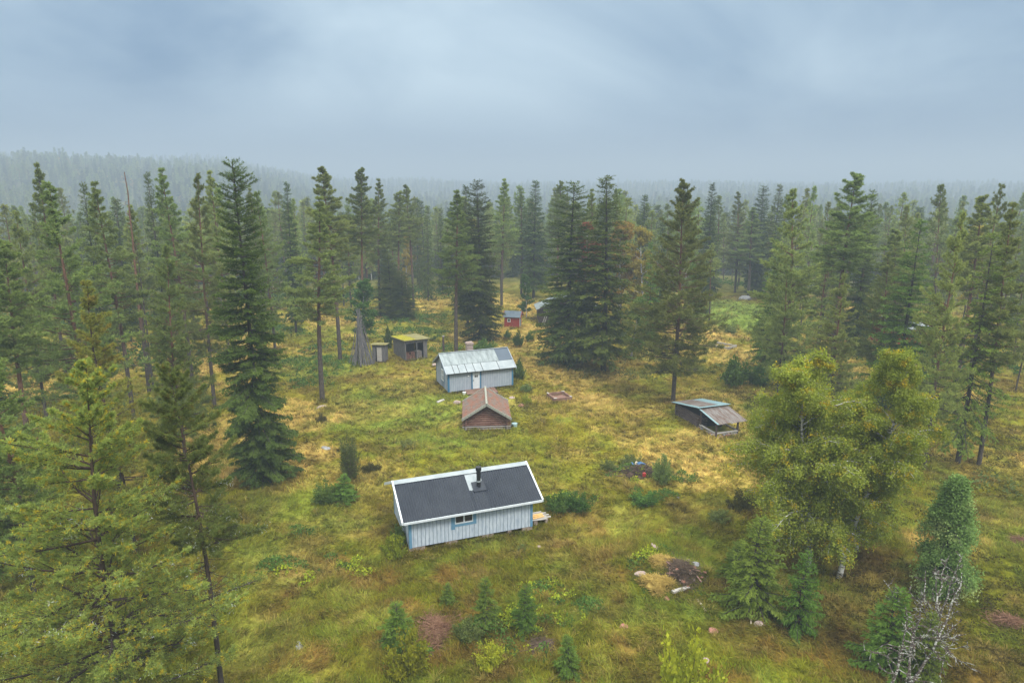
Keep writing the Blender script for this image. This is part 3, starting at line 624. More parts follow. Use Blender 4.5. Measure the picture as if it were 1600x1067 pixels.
stock('spruce_small', spruce, 2.2, .95, .08, 26, (M_BARK_SPRUCE, F_SPRUCE_L), dens=2.2, el=.10, droop=.08, nb=17, gap=.12, r0=.04, power=.8, ragged=.38)
stock('spruce_small2', spruce, 3.2, 1.0, .1, 27, (M_BARK_SPRUCE, F_SPRUCE_L), dens=2.0, el=.12, droop=.12, nb=21, gap=.12, r0=.05, ragged=.38)
stock('spruce_bluish', birch, 7.2, 1.75, .5, 28, (M_BARK_SPRUCE, F_BLUEGREEN), leaf=.085, n_leaf=52000, limbs=90, hang=1.0, top=0.97, r0=.1)
stock('birch_big', birch, 12.4, 4.0, 1.5, 31, (M_BARK_BIRCH, F_BIRCH), leaf=0.072, n_leaf=230000, stems=2, lean=-1.0, limbs=74, top=.62, hang=.58)
stock('birch_lean', birch, 12.6, 3.4, 3.4, 32, (M_BARK_BIRCH, F_BIRCH), leaf=0.072, n_leaf=130000, stems=1, lean=1.9, limbs=66, top=.6, r0=.17, hang=.58)
stock('birch_orange', birch, 10.5, 1.9, 2.2, 33, (M_BARK_BIRCH, F_BIRCH_O), leaf=.12, n_leaf=14000, limbs=28)
stock('birch_yellow', birch, 14, 2.6, 3, 34, (M_BARK_BIRCH, F_BIRCH_Y), leaf=.20, n_leaf=9000, limbs=34, hang=.3)
stock('birch_green', birch, 10, 2.4, 1.6, 35, (M_BARK_BIRCH, F_BUSH), leaf=.20, n_leaf=7000, limbs=30, hang=.2)
stock('rusty', birch, 15, 1.5, 7, 36, (M_BARK_BIRCH, F_RUST), leaf=.19, n_leaf=7000, limbs=28, hang=.4)
# background kinds, lighter meshes
FARP = []; FARS = []
for i in range(4):
    stock('fp%d' % i, pine, 20, [2.6, 2.3, 2.9, 2.2][i], [6, 10, 4.5, 12][i], 50+i, (BP, F_PINE), tufts=7, blades=8, bl=.48, nwf=.62, topround=.55, dead=5, gap=.08)
    stock('fs%d' % i, spruce, 19, [2.3, 2.7, 1.9, 2.4][i], [1, .8, 2, 1.4][i], 60+i, (M_BARK_SPRUCE, F_SPRUCE), dens=.7, el=.46, nb=36, ragged=.3, droop=.4)

def plant_tree(key, x, y, H, R, name, label, cat, group=None, rz=None, lean=(0, 0)):
    (tm, cm), H0, R0 = K[key]
    o = empty(name, x, y, h1(x, y) - .08, RND.uniform(0, 6.28) if rz is None else rz, label, cat, group)
    o.rotation_euler[0] = lean[0]; o.rotation_euler[1] = lean[1]
    o.scale = (R/R0, R/R0, H/H0)
    link('trunk', tm, o); link('crown', cm, o)
    return o
TREES = []                                            # where trees stand already: x, y, clear radius
def lichen(o, key, n, seed):
    """pale beard lichen on the limbs of a close pine"""
    (tm, cm), H0, R0 = K[key]; rs = np.random.RandomState(seed); nv = len(tm.vertices); v = np.empty(nv*3, np.float32); tm.vertices.foreach_get('co', v); v = v.reshape(-1, 3)
    k = np.where((v[:, 2] < H0*.68) & (np.hypot(v[:, 0], v[:, 1]) > .35))[0]; c = v[rs.choice(k, n//12)]; P = c[rs.randint(0, len(c), n)] + rs.normal(0, .13, (n, 3))*np.array([1, 1, .6])
    D = rs.normal(size=P.shape); D[:, 2] -= .3; lv = kites(P, D, rs.uniform(.06, .16, n), .018, rs)
    link('lichen', mesh_np('lichen', lv.reshape(-1, 3), quads=np.arange(n*4).reshape(n, 4), mats=[M_LICHEN_BEARD]), o)
def hero(key, tx, ty, Yd, rpx, name, label, cat='tree', rz=None, group=None, lean=(0, 0)):
    x, zt = TOP(tx, ty, Yd); z = h1(x, Yd); R = rpx*math.hypot(Yd, 14)/FPX
    TREES.append((x, Yd, R)); return plant_tree(key, x, Yd, zt - z + .08, R, name, label, cat, group, rz, lean)
HERO = [
 ('pine_close',118,560,23.5,176,'pine_tree','big light green pine with yellowing needles and lichened limbs in the bottom left corner'),
 ('pine_close2',290,572,25.8,78,'pine_tree','dark green pine on a blackish bare stem between the corner pine and the clearing'),
 ('pine_warm',152,440,37,88,'pine_tree','olive yellow bushy pine behind the big corner pine'),
 ('pine_full',252,385,50,58,'pine_tree','dense mid green pine left of the dark tall spruce'),
 ('pine_full2',86,285,52,82,'pine_tree','broad pale green pine with a long visible reddish stem at far left'),
 ('pine_tall',52,256,72,34,'pine_tree','dark rounded pine crown rising behind the broad far left pine'),
 ('spruce_big',366,252,47.6,58,'spruce_tree','tallest dark green spruce standing alone at the left edge of the clearing'),
 ('pine_tall',483,308,67.6,52,'pine_tree','spreading pine on a slender bare stem in front of the raspberry thicket'),
 ('pine_tall2',514,263,83,36,'pine_tree','tall dark topped pine left of the stack of drying poles'),
 ('pine_tall2',556,264,95,27,'pine_tree','tallest narrow pine right behind the stack of drying poles'),
 ('pine_full2',298,272,65,50,'pine_tree','tall pine whose bare reddish stem stands left of the dark spruce'),
 ('pine_tall',264,264,73,40,'pine_tree','pine behind and left of the one with the bare reddish stem'),
 ('spruce_b',232,272,90,24,'spruce_tree','narrow blackish spruce top behind the left pines'),
 ('spruce_b',128,288,80,26,'spruce_tree','blackish spruce between two pale pines at far left'),
 ('pine_tall',160,285,62,44,'pine_tree','pine with a thin leaning stem right of the broad far left pine'),
 ('pine_tall',330,268,80,34,'pine_tree','pine crown just left of the tallest dark spruce'),
 ('pine_full2',410,300,84,40,'pine_tree','hazy pine just right of the tallest dark spruce'),
 ('spruce_b',446,287,100,22,'spruce_tree','slim dark spruce with a pointed top behind the spreading pine'),
 ('pine_tall',585,280,112,26,'pine_tree','misty pine right of the tallest narrow pine'),
 ('pine_tall2',617,300,118,24,'pine_tree','misty slim pine above the mossy roofed shed'),
 ('pine_tall2',640,290,122,20,'pine_tree','misty pine with a small high crown behind the mossy roofed shed'),
 ('spruce_a',608,400,112,30,'spruce_tree','low dark spruce at the forest edge behind the mossy roofed shed'),
 ('spruce_a',628,425,110,26,'spruce_tree','shorter dark spruce beside its twin behind the mossy roofed shed'),
 ('pine_tall',708,298,88,42,'pine_tree','tall pine with a straight orange stem right behind the grey cabin'),
 ('spruce_a',748,284,97,40,'spruce_tree','dense dark spruce right of the straight orange stemmed pine'),
 ('spruce_b',728,292,104,26,'spruce_tree','spruce top between the orange stemmed pine and the dense dark spruce'),
 ('pine_tall',783,280,124,28,'pine_tree','dark pine with a bare stem above the small red outhouse'),
 ('spruce_b',835,284,132,28,'spruce_tree','tall misty spruce right of the small red outhouse'),
 ('pine_tall',815,300,135,24,'pine_tree','misty pine beside the tall misty spruce above the red outhouse'),
 ('pine_tall2',873,284,130,20,'pine_tree','misty slim pine peeping out behind the broad spruce by the log barn'),
 ('spruce_a',893,287,82.5,60,'spruce_tree','broad full spruce hiding the log barn, left one of the pair'),
 ('spruce_b',952,278,79,56,'spruce_tree','ragged taller spruce, right one of the pair hiding the log barn'),
 ('rusty',927,345,100,26,'rowan_tree','rusty red leaved tree peeping between the spruce pair'),
 ('pine_tall',930,296,104,26,'pine_tree','pine crown between the spruce pair and above the rusty leaves'),
 ('birch_yellow',972,345,104,38,'birch_tree','tall yellow green birch right of the ragged spruce'),
 ('birch_yellow',1010,352,100,30,'birch_tree','brighter yellow birch left of the biggest pine'),
 ('spruce_b',1007,306,130,22,'spruce_tree','misty spruce top rising behind the two yellow birches'),
 ('birch_green',990,470,84,36,'birch_tree','low bright green broadleaf at the foot of the biggest pine'),
 ('pine_big',1071,281,67,74,'pine_tree','biggest and broadest dark pine standing in the clearing behind the open shelter'),
 ('spruce_b',1113,288,125,20,'spruce_tree','narrow dark spruce just right of the biggest pine'),
 ('pine_full2',1160,300,138,34,'pine_tree','misty pine at the far end of the green meadow, left one'),
 ('spruce_a',1193,292,140,24,'spruce_tree','misty spruce at the far end of the green meadow'),
 ('spruce_b',1217,290,132,22,'spruce_tree','dark spruce top just left of the wide pine by the meadow'),
 ('pine_tall',1180,325,133,32,'pine_tree','misty pine at the far end of the green meadow, right one'),
 ('pine_full',1251,296,71,62,'pine_tree','wide pale pine right of the green meadow'),
 ('pine_tall2',1333,272,75,46,'pine_tree','tall pine with a dark tufted top on a bright orange red stem'),
 ('spruce_a',1362,300,88,26,'spruce_tree','spruce top just right of the orange red stem'),
 ('pine_full2',1300,340,90,50,'pine_tree','hazy wide pine behind the orange red stem'),
 ('spruce_fresh',1437,343,66,66,'spruce_tree','fresh green pointed spruce behind the crown of the big birch'),
 ('pine_full',1425,322,92,40,'pine_tree','blue green pine just behind the fresh green spruce'),
 ('pine_full',1503,333,50,52,'pine_tree','two topped pine on a leaning dark stem right of the big birch'),
 ('spruce_gaunt',1553,365,51.5,64,'spruce_tree','gaunt half bare spruce with hanging limbs near the right edge'),
 ('pine_sparse',1562,290,78,34,'pine_tree','open flat topped pine on a thin stem near the right edge'),
 ('pine_tall',1597,318,51,44,'pine_tree','pine cut by the right edge with a thick dark stem'),
 ('pine_full',1395,395,70,44,'pine_tree','lower pine between the orange red stem and the fresh green spruce'),
 ('pine_full',1234,400,66,34,'pine_tree','low dense pine below the wide pale one beside the meadow'),
 ('pine_full',1320,430,60,50,'pine_tree','dark bushy pine under the orange red stem'),
 ('pine_tall2',-8,380,45,50,'pine_tree','pine cut by the left edge on a thin dark stem'),
 ('pine_full',20,330,62,50,'pine_tree','hazy pine near the left edge behind the cut one'),
 ('pine_full',-20,520,31,90,'pine_tree','green pine half out of the picture at the left edge'),
 ('pine_tall',395,295,98,24,'pine_tree','small hazy pine crown behind the tallest dark spruce'),
 ('birch_green',560,440,93,28,'birch_tree','thin young birch beside the stack of drying poles'),
 ('birch_green',823,432,112,15,'birch_tree','small young birch on the straw grass above the red outhouse'),
 ('birch_big',1300,556,36,118,'birch_tree','big many limbed birch with green and yellow leaves right of the clearing'),
 ('birch_lean',1352,566,35.4,94,'birch_tree','birch on a leaning white trunk merged with the big birch'),
 ('birch_big',1372,598,38,70,'birch_tree','birch crown standing just behind and between the two big birches'),
 ('birch_orange',1238,640,39,34,'birch_tree','orange tinted slim birch on the left side of the big birch'),
 ('spruce_bluish',1503,738,33.2,52,'spruce_tree','bluish green shaggy spruce with hanging sprays behind the dead birch'),
]
for h in HERO:
    key, tx, ty, Yd, rp, nm, lb = h
    rz = {'birch_big': 0.0, 'birch_lean': 0.0}.get(key)
    ho = hero(key, tx, ty, Yd, rp, nm, lb, rz=rz)
    if key in ('pine_close', 'pine_close2'): lichen(ho, key, 2600 if key == 'pine_close' else 1300, 3)

# smaller plants of the clearing, each put where its foot stands: key, foot px, foot py, top py, half width px
SMALL = [
 ('spruce_small',618,1000,940,30,'spruce_sapling','blue green young spruce left of the brown brush heap','sapling'),
 ('spruce_small2',757,978,905,24,'spruce_sapling','slim young spruce right of the brown brush heap','sapling'),
 ('spruce_small',824,988,918,25,'spruce_sapling','dense cone shaped young spruce, rightmost of the three in a row','sapling'),
 ('spruce_small2',885,1053,992,22,'spruce_sapling','thin pale young spruce nearest the camera below the scrub','sapling'),
 ('spruce_small',698,946,912,14,'spruce_sapling','tiny spruce above the brown brush heap','sapling'),
 ('spruce_small2',1182,958,815,52,'spruce_sapling','largest bright green young spruce left of the big birch','sapling'),
 ('spruce_small',1150,905,850,30,'spruce_sapling','low dark green young spruce tucked behind the largest one','sapling'),
 ('spruce_small',1245,985,868,34,'spruce_sapling','bright green young spruce at the foot of the big birch','sapling'),
 ('spruce_small2',1392,1040,925,48,'spruce_sapling','dark green young spruce just left of the dead birch','sapling'),
 ('spruce_small2',1440,1062,960,30,'spruce_sapling','greyish young spruce in among the dead birch stems','sapling'),
]
for key, px, py, ty, rp, nm, lb, ct in SMALL:
    x, y = G(px, py); zt = TOP(px, ty, y)[1]; plant_tree(key, x, y, zt - h1(x, y) + .05, rp*math.hypot(y, 20)/FPX, nm, lb, ct)
def bstock(key, H, R, seed, mats, **k): K[key] = (bush(key, H, R, seed, mats, **k), H, R)
bstock('bush_green', 1.3, 1.2, 41, (M_TWIG, F_BUSH), n=3600, leaf=.10)
bstock('bush_yellow', 1.3, 1.1, 42, (M_TWIG, F_BUSH_Y), n=2600, leaf=.10, upright=.3)
bstock('juniper', 3.3, .8, 43, (M_TWIG, F_JUNIPER), n=6500, leaf=.08, upright=1.5, stems=40)
bstock('bush_pale', 1.5, 1.3, 44, (M_TWIG, F_GREYGREEN), n=3600, leaf=.11)
bstock('bush_dark', 1.0, 1.2, 45, (M_TWIG, F_DARKBUSH), n=6000, leaf=.08, stems=40)
bstock('bush_far', 1.6, 1.3, 46, (M_TWIG, F_BUSH), n=2600, leaf=.17)
BUSH = [
 ('juniper',548,752,672,17,'juniper_bush','upright column shaped juniper between the dark spruce and the near cabin'),
 ('bush_green',512,782,748,26,'leafy_bush','dark green bush in front of the column juniper, left one'),
 ('spruce_small',536,783,742,22,'spruce_sapling','squat light green spruce bush in front of the column juniper'),
 ('bush_dark',580,738,722,16,'heather_bush','small blackish bush just right of the column juniper'),
 ('bush_dark',600,748,738,15,'heather_bush','flat dark heather tuft between juniper and near cabin'),
 ('bush_dark',549,774,760,12,'heather_bush','brownish low tuft under the column juniper'),
 ('bush_yellow',616,870,834,22,'leafy_bush','yellowing leafy bush at the left corner of the near cabin'),
 ('bush_green',628,850,815,18,'leafy_bush','dark leafy bush against the left gable of the near cabin'),
 ('bush_green',872,800,766,26,'leafy_bush','green bush right of the near cabin roof, left one'),
 ('bush_green',905,802,768,26,'leafy_bush','green bush right of the near cabin, right one'),
 ('bush_pale',637,700,684,14,'leafy_bush','small pale bush alone in the grass left of the red roofed barn'),
 ('bush_green',1008,788,762,26,'leafy_bush','light green bush below the heap with the blue tarp'),
 ('bush_pale',1034,756,706,17,'leafy_bush','tall wispy bush at the right of the heap with the blue tarp'),
 ('bush_pale',985,728,708,18,'leafy_bush','green bush behind the heap with the blue tarp'),
 ('bush_pale',950,735,716,14,'leafy_bush','pale bush left of the heap with the blue tarp'),
 ('bush_dark',1158,797,766,26,'heather_bush','round dark brown bush alone right of the middle of the clearing'),
 ('bush_pale',1125,812,795,20,'leafy_bush','faint grey green bush left of the round dark brown one'),
 ('bush_yellow',640,1050,985,36,'leafy_bush','yellow green broad leaved bush at the bottom below the young spruce'),
 ('bush_yellow',768,1045,1003,24,'leafy_bush','small bright yellow green bush below the middle of the scrub'),
 ('bush_pale',730,1000,965,24,'leafy_bush','grey green bush right of the brown brush heap'),
 ('bush_yellow',1068,1120,985,55,'leafy_bush','tall yellow green sapling with a thin stem at the bottom edge'),
 ('bush_yellow',823,629,614,9,'leafy_bush','round lime green bush between the grey cabin and the plank frame'),
 ('bush_pale',822,612,598,11,'leafy_bush','grey green bush behind the lime green one'),
 ('bush_far',811,591,560,13,'leafy_bush','green bush at the right back corner of the grey cabin'),
 ('bush_far',810,541,518,9,'leafy_bush','dark bush below the small red outhouse'),
 ('bush_far',828,530,517,7,'leafy_bush','little bush right below the small red outhouse'),
 ('bush_far',793,527,515,6,'leafy_bush','little bush left below the small red outhouse'),
 ('bush_far',755,545,530,20,'leafy_bush','wide pale bush behind the ridge of the grey cabin'),
 ('bush_far',607,545,508,9,'leafy_bush','dark upright bush between the privy and the mossy roofed shed'),
 ('bush_dark',502,660,645,9,'heather_bush','dark tuft near the slender stemmed pine'),
 ('bush_far',1146,600,558,28,'leafy_bush','big dark green bush left of the low dense pine by the meadow'),
 ('bush_far',1185,600,570,22,'leafy_bush','yellow green bush beside the big dark green one'),
 ('bush_far',1100,490,478,9,'leafy_bush','small bush left of the boulder at the meadow end'),
 ('bush_pale',1140,520,506,12,'leafy_bush','faint bush on the green meadow'),
 ('juniper',660,838,830,9,'leafy_bush','tiny tuft by the near cabin'),
 ('bush_far',1230,500,478,12,'leafy_bush','bush at the right side of the green meadow'),
 ('bush_pale',815,860,848,9,'flowering_plant','pale flowering tuft in front of the near cabin wall'),
]
for key, px, py, ty, rp, nm, lb in BUSH:
    if 'tiny tuft' in lb: continue
    x, y = G(px, py); zt = TOP(px, ty, y)[1]
    plant_tree(key, x, y, max(.3, zt - h1(x, y)), rp*math.hypot(y, 20)/FPX, nm, lb, 'bush' if 'bush' in nm else 'plant')

# ------------------------------------------------------------ the forest round the clearing
CLEAR = [(300,1300),(360,1067),(345,760),(320,640),(330,560),(400,512),(470,496),(560,488),(640,483),(700,486),(730,476),(800,462),(870,457),(960,470),(1000,560),(1110,540),(1115,458),(1205,458),(1215,520),(1190,590),(1225,650),(1400,720),(1500,790),(1700,800),(1700,1300)]
CW = [G(*p) for p in CLEAR if p[1] < 1250] ; CW = [(-9, 12)] + CW + [(26, 12)]
def inside(x, y, poly):
    c = False; j = len(poly) - 1
    for i in range(len(poly)):
        xi, yi = poly[i]; xj, yj = poly[j]
        if (yi > y) != (yj > y) and x < (xj-xi)*(y-yi)/(yj-yi) + xi: c = not c
        j = i
    return c
rf = random.Random(5)
GRID = {}
def ok_spot(x, y, d):
    gx, gy = int(x//6), int(y//6)
    for i in (-1, 0, 1):
        for j in (-1, 0, 1):
            for a, b in GRID.get((gx+i, gy+j), ()):
                if (a-x)**2 + (b-y)**2 < d*d: return False
    GRID.setdefault((gx, gy), []).append((x, y)); return True
for x, y, r in TREES: GRID.setdefault((int(x//6), int(y//6)), []).append((x, y))
NEAR_LAB = []
def zone_label(kind, x, y):
    a = math.degrees(math.atan2(x, y)); k = {'pine_tree': 'pine', 'spruce_tree': 'spruce', 'birch_tree': 'yellowing birch'}[kind]
    side = 'left of the clearing' if a < -16 else 'behind the sheds and the grey cabin' if a < -1 else 'behind the log barn and the meadow' if a < 19 else 'right of the meadow'
    if y < 95: return 'green %s in the nearer forest %s' % (k, side)
    if y < 140: return 'hazy %s in the forest wall %s' % (k, side)
    return 'faint misty %s farther back in the forest %s' % (k, side)
cnt = {'pine_tree': 0, 'spruce_tree': 0, 'birch_tree': 0}; tries = 0
ZB = 172
spots = []
while tries < 60000 and len(spots) < 640:
    tries += 1
    y = math.sqrt(rf.uniform(34**2, ZB**2)); x = rf.uniform(-.86, .86)*y
    if inside(x, y, CW): continue
    if abs(x) > .79*y + 2: continue
    d = 7.5 if y < 100 else 6.3 if y < 130 else 6.0
    if x > 15 and y < 66: d = 11
    if x < -10 and y < 60: d = 8.5
    if not ok_spot(x, y, d): continue
    spots.append((y, x))
spots.sort()
for y, x in spots:
    u = rf.random(); edge = 1
    kind = 'pine_tree' if u < (.64 if y < 100 else .74) else 'spruce_tree' if u < .94 else 'birch_tree'
    if cnt[kind] >= (285 if kind != 'birch_tree' else 60): continue
    cnt[kind] += 1
    H = {'pine_tree': rf.gauss(17.3, 2.4), 'spruce_tree': rf.gauss(14.5, 3.6), 'birch_tree': rf.gauss(10.5, 2)}[kind]
    if y < 60: H = min(H, 14.5 + (y-34)*.08)
    H = max(6, min(H, 21.3)); R = H*rf.uniform(.085, .14)
    if kind == 'pine_tree': key = rf.choice(['pine_full', 'pine_full2', 'pine_tall', 'pine_tall2', 'pine_sparse'] if y < 95 else ['fp0', 'fp1', 'fp1', 'fp3', 'fp3', 'fp2'])
    elif kind == 'spruce_tree': key = rf.choice(['spruce_a', 'spruce_b', 'spruce_fresh'] if y < 95 else ['fs0', 'fs1', 'fs2', 'fs3'])
    else: key = rf.choice(['birch_yellow', 'birch_green'])
    lb = zone_label(kind, x, y)
    plant_tree(key, x, y, H, R if kind != 'birch_tree' else R*1.2, kind, lb, 'tree', 'trees: ' + lb, lean=(rf.gauss(0, .022), rf.gauss(0, .022)))
print('forest individuals', cnt)

# the far woods, one mass
rs = np.random.RandomState(77)
def far_points():
    pts = []
    for a, b, step in ((168, 420, 5.0), (420, 900, 7.5), (900, 2300, 15.0)):
        nn_ = int(1.62*.5*(b*b - a*a)/(step*step)); y = np.sqrt(rs.uniform(a*a, b*b, nn_)); x = rs.uniform(-.86, .86, nn_)*y
        k = np.hypot(x, y) < 2500; k &= fbm(x*.012, y*.012, 5, 3) > .34; pts.append(np.stack([x[k], y[k]], 1))
    return np.concatenate(pts)
P = far_points(); Zt = height(P[:, 0], P[:, 1]); P3 = np.column_stack([P, Zt - .1])
print('far trees', len(P3))
stockcol = bpy.data.collections.new('far_tree_kinds')
FT = [('far_pine', pine, 17, 2.5, 6, 81), ('far_pine_b', pine, 18, 2.2, 8, 82), ('far_spruce', spruce, 17, 2.3, 1, 83), ('far_spruce_b', spruce, 15, 2.0, 1, 84), ('far_birch', birch, 11, 2.4, 2, 85)]
for nm, fn, H, R, h0, sd_ in FT:
    if fn is pine: r = pine(nm, H, R, h0, sd_, (BP, F_PINE), tufts=4, blades=5, bl=.85, nwf=1.0, dead=0)
    elif fn is spruce: r = spruce(nm, H, R, h0, sd_, (M_BARK_SPRUCE, F_SPRUCE), dens=.4, el=.85, nb=20)
    else: r = birch(nm, H, R, h0, sd_, (M_BARK_BIRCH, F_BIRCH_Y), leaf=.5, n_leaf=1200, limbs=16)
    # one mesh with both materials
    tm, cm = r; nv = len(tm.vertices); v0 = np.empty(nv*3, np.float32); tm.vertices.foreach_get('co', v0); v1 = np.empty(len(cm.vertices)*3, np.float32); cm.vertices.foreach_get('co', v1)
    l0 = np.empty(len(tm.loops), np.int32); tm.loops.foreach_get('vertex_index', l0); l1 = np.empty(len(cm.loops), np.int32); cm.loops.foreach_get('vertex_index', l1)
    me = mesh_np(nm, np.concatenate([v0, v1]).reshape(-1, 3), quads=np.concatenate([l0.reshape(-1, 4), l1.reshape(-1, 4) + nv]), mats=list(tm.materials) + list(cm.materials), tint=np.concatenate([np.zeros(nv), np.random.RandomState(1).uniform(size=len(cm.vertices))]))
    mi = np.zeros(len(me.polygons), np.int32); mi[len(l0)//4:] = 1; me.polygons.foreach_set('material_index', mi)
    stockcol.objects.link(bpy.data.objects.new(nm, me))
me = bpy.data.meshes.new('far_forest'); me.vertices.add(len(P3)); me.vertices.foreach_set('co', P3.astype(np.float32).ravel())
def fattr(nm, ty, arr):
    a = me.attributes.new(nm, ty, 'POINT'); a.data.foreach_set('value' if ty != 'FLOAT_VECTOR' else 'vector', arr)
nP = len(P3); kindv = rs.choice([0, 1, 2, 3, 4], nP, p=[.06, .30, .24, .22, .18])   # sorted by name: birch, pine, pine_b, spruce, spruce_b
fattr('kind_i', 'INT', kindv.astype(np.int32)); fattr('turn', 'FLOAT', rs.uniform(0, 6.28, nP).astype(np.float32)); fattr('grow', 'FLOAT', np.clip(rs.normal(.92, .17, nP), .5, 1.3).astype(np.float32))
ff = link('far_forest', me); tag(ff, 'misty conifer forest covering the low hills up to the horizon', 'forest', kind='stuff')
ng = bpy.data.node_groups.new('scatter_trees', 'GeometryNodeTree'); ng.interface.new_socket('Geometry', in_out='INPUT', socket_type='NodeSocketGeometry'); ng.interface.new_socket('Geometry', in_out='OUTPUT', socket_type='NodeSocketGeometry')
gi = ng.nodes.new('NodeGroupInput'); go = ng.nodes.new('NodeGroupOutput'); ip = ng.nodes.new('GeometryNodeInstanceOnPoints'); ci = ng.nodes.new('GeometryNodeCollectionInfo')
ci.inputs['Collection'].default_value = stockcol; ci.inputs['Separate Children'].default_value = True; ci.inputs['Reset Children'].default_value = True
ip.inputs['Pick Instance'].default_value = True
def na(nm, ty):
    a = ng.nodes.new('GeometryNodeInputNamedAttribute'); a.data_type = ty; a.inputs['Name'].default_value = nm; return a
ai, at_, ag = na('kind_i', 'INT'), na('turn', 'FLOAT'), na('grow', 'FLOAT')
cx = ng.nodes.new('ShaderNodeCombineXYZ')
ng.links.new(at_.outputs['Attribute'], cx.inputs[2]); ng.links.new(gi.outputs[0], ip.inputs['Points']); ng.links.new(ci.outputs[0], ip.inputs['Instance'])
ng.links.new(ai.outputs['Attribute'], ip.inputs['Instance Index']); ng.links.new(cx.outputs[0], ip.inputs['Rotation']); ng.links.new(ag.outputs['Attribute'], ip.inputs['Scale']); ng.links.new(ip.outputs[0], go.inputs[0])
md = ff.modifiers.new('scatter', 'NODES'); md.node_group = ng

rs = np.random.RandomState(31); bx_ = []; by_ = []
for o in list(COL.objects):
    if o.type == 'EMPTY' and o.location.y < 100 and in_view(np.array([o.location.x]), np.array([o.location.y]))[0]:
        for i in range(16): q = rs.uniform(.15, .9); a = rs.uniform(0, 6.28); bx_.append(o.location.x + q*math.cos(a)); by_.append(o.location.y + q*math.sin(a))
v, q, t, c = tussocks(32, 0, 0, 0, 20, .45, .045, at=(np.array(bx_), np.array(by_)))
g = link('grass', mesh_np('grass', v, quads=q, tris=t, mats=[M_GRASS], vcol=c*.8)); tag(g, 'taller grass tufts round the feet of trunks and bushes, darkened as painted contact shade', 'grass', kind='stuff')  # tuft colours darkened to paint contact shade round the feet
# ------------------------------------------------------------ buildings
M_WALLBLUE = mat('pale_blue_paint', (.34, .40, .48), .7, .3, col2=(.49, .545, .61), noise=2.6, nscale=(3, 3, .7))
M_WALLJOINT = mat('wall_with_joint_shade', (.20, .245, .30), .8, .2)  # wall colour darkened to paint shade into the board joints
M_WALLGREY = mat('grey_paint', (.29, .33, .39), .75, .3, col2=(.36, .40, .46), noise=1.5, nscale=(3, 3, .7))
M_BLUE = mat('blue_trim_paint', (.10, .22, .34), .6, .3, col2=(.13, .27, .39), noise=2)
M_TEAL = mat('deep_blue_trim_paint', (.035, .15, .27), .6, .3)
M_WHITE = mat('white_paint', (.60, .64, .68), .5, .4, col2=(.52, .56, .60), noise=3)
M_ZINC = mat('zinc_sheet', (.225, .255, .275), .5, .4, metal=.15, col2=(.30, .33, .35), noise=1.2)
M_ZINC_D = mat('dull_zinc_sheet', (.145, .17, .18), .55, .4, metal=.15, col2=(.27, .305, .315), noise=1.0, nscale=(3, .7, 1))
M_SLATE = mat('blue_black_sheet', (.055, .075, .105), .5, .4, col2=(.07, .095, .13), noise=1)
M_ROOFBLACK = mat('black_corrugated_sheet', (.010, .014, .025), .5, .35, col2=(.019, .024, .036), noise=1)
M_BLACK = mat('black_metal', (.008, .009, .011), .4, .5)
M_GLASS = mat('dark_window_glass', (.03, .025, .02), .08, .5)
M_GLASS_L = mat('curtained_window_glass', (.50, .52, .55), .15, .5, col2=(.35, .37, .4), noise=4)
M_BLOCK = mat('concrete_block', (.36, .28, .24), .9, .2, col2=(.26, .21, .18), noise=6, bump=.4)
M_DARK = mat('dark_boards_and_shade', (.02, .018, .018), .9, .2)  # near-black boards; also painted shade in open gaps
M_LOG = mat('brown_logs', (.10, .04, .03), .85, .25, col2=(.27, .15, .115), noise=3, nscale=(.5, 3, 3), bump=.4)
M_LOGGREY = mat('grey_logs', (.21, .18, .165), .9, .2, col2=(.32, .285, .26), noise=3, nscale=(.5, 3, 3), bump=.4)
M_LOGDARK = mat('dark_weathered_logs', (.045, .032, .03), .9, .2, col2=(.10, .075, .07), noise=3, nscale=(3, .5, 3), bump=.4)
M_GREYWOOD = mat('grey_weathered_wood', (.075, .072, .078), .9, .2, col2=(.18, .168, .17), noise=2.5, nscale=(6, 6, .6), bump=.3)
M_GREYPALE = mat('pale_grey_wood', (.30, .28, .26), .9, .2, col2=(.42, .39, .36), noise=3, nscale=(.6, 4, 4))
M_REDROOF = mat('rust_red_tiles', (.20, .085, .055), .85, .25, col2=(.135, .115, .098), noise=1.1, nscale=(2.2, .7, 1), bump=.3)
M_LICHEN = mat('lichened_grey_boards', (.20, .20, .17), .95, .2, col2=(.30, .30, .26), noise=7, bump=.5)
M_MOSSY = mat('yellow_moss', (.22, .22, .025), .95, .1, col2=(.37, .32, .03), noise=3, bump=.6)
M_ROOFMOSS = mat('mossy_felt', (.17, .15, .05), .95, .1, col2=(.25, .23, .12), noise=2, bump=.6)
M_RED = mat('falu_red_paint', (.22, .03, .02), .85, .2, col2=(.29, .042, .028), noise=2)
M_FELT = mat('grey_blue_felt', (.085, .11, .14), .9, .2, col2=(.12, .15, .18), noise=2)
M_RUST = mat('rusty_corrugated_sheet', (.20, .185, .18), .7, .3, metal=.1, col2=(.11, .068, .05), noise=1.5, nscale=(3, .6, 1))
M_ZTEAL = mat('blue_grey_edge_sheet', (.19, .29, .32), .5, .4, metal=.1)
M_BRICK = mat('old_brick', (.24, .17, .15), .9, .2, col2=(.33, .27, .24), noise=5, bump=.4)
M_STONE = mat('pink_grey_stone', (.26, .19, .165), .9, .2, col2=(.37, .29, .26), noise=4, bump=.4)
M_STONE_G = mat('grey_stone', (.17, .17, .18), .9, .2, col2=(.30, .30, .31), noise=4, bump=.4)
M_STONE_R = mat('reddish_stone', (.24, .10, .07), .9, .2, col2=(.32, .17, .13), noise=4, bump=.4)
M_DECK = mat('red_brown_deck_boards', (.15, .075, .055), .7, .3, col2=(.23, .14, .11), noise=3, nscale=(.7, 4, 1))
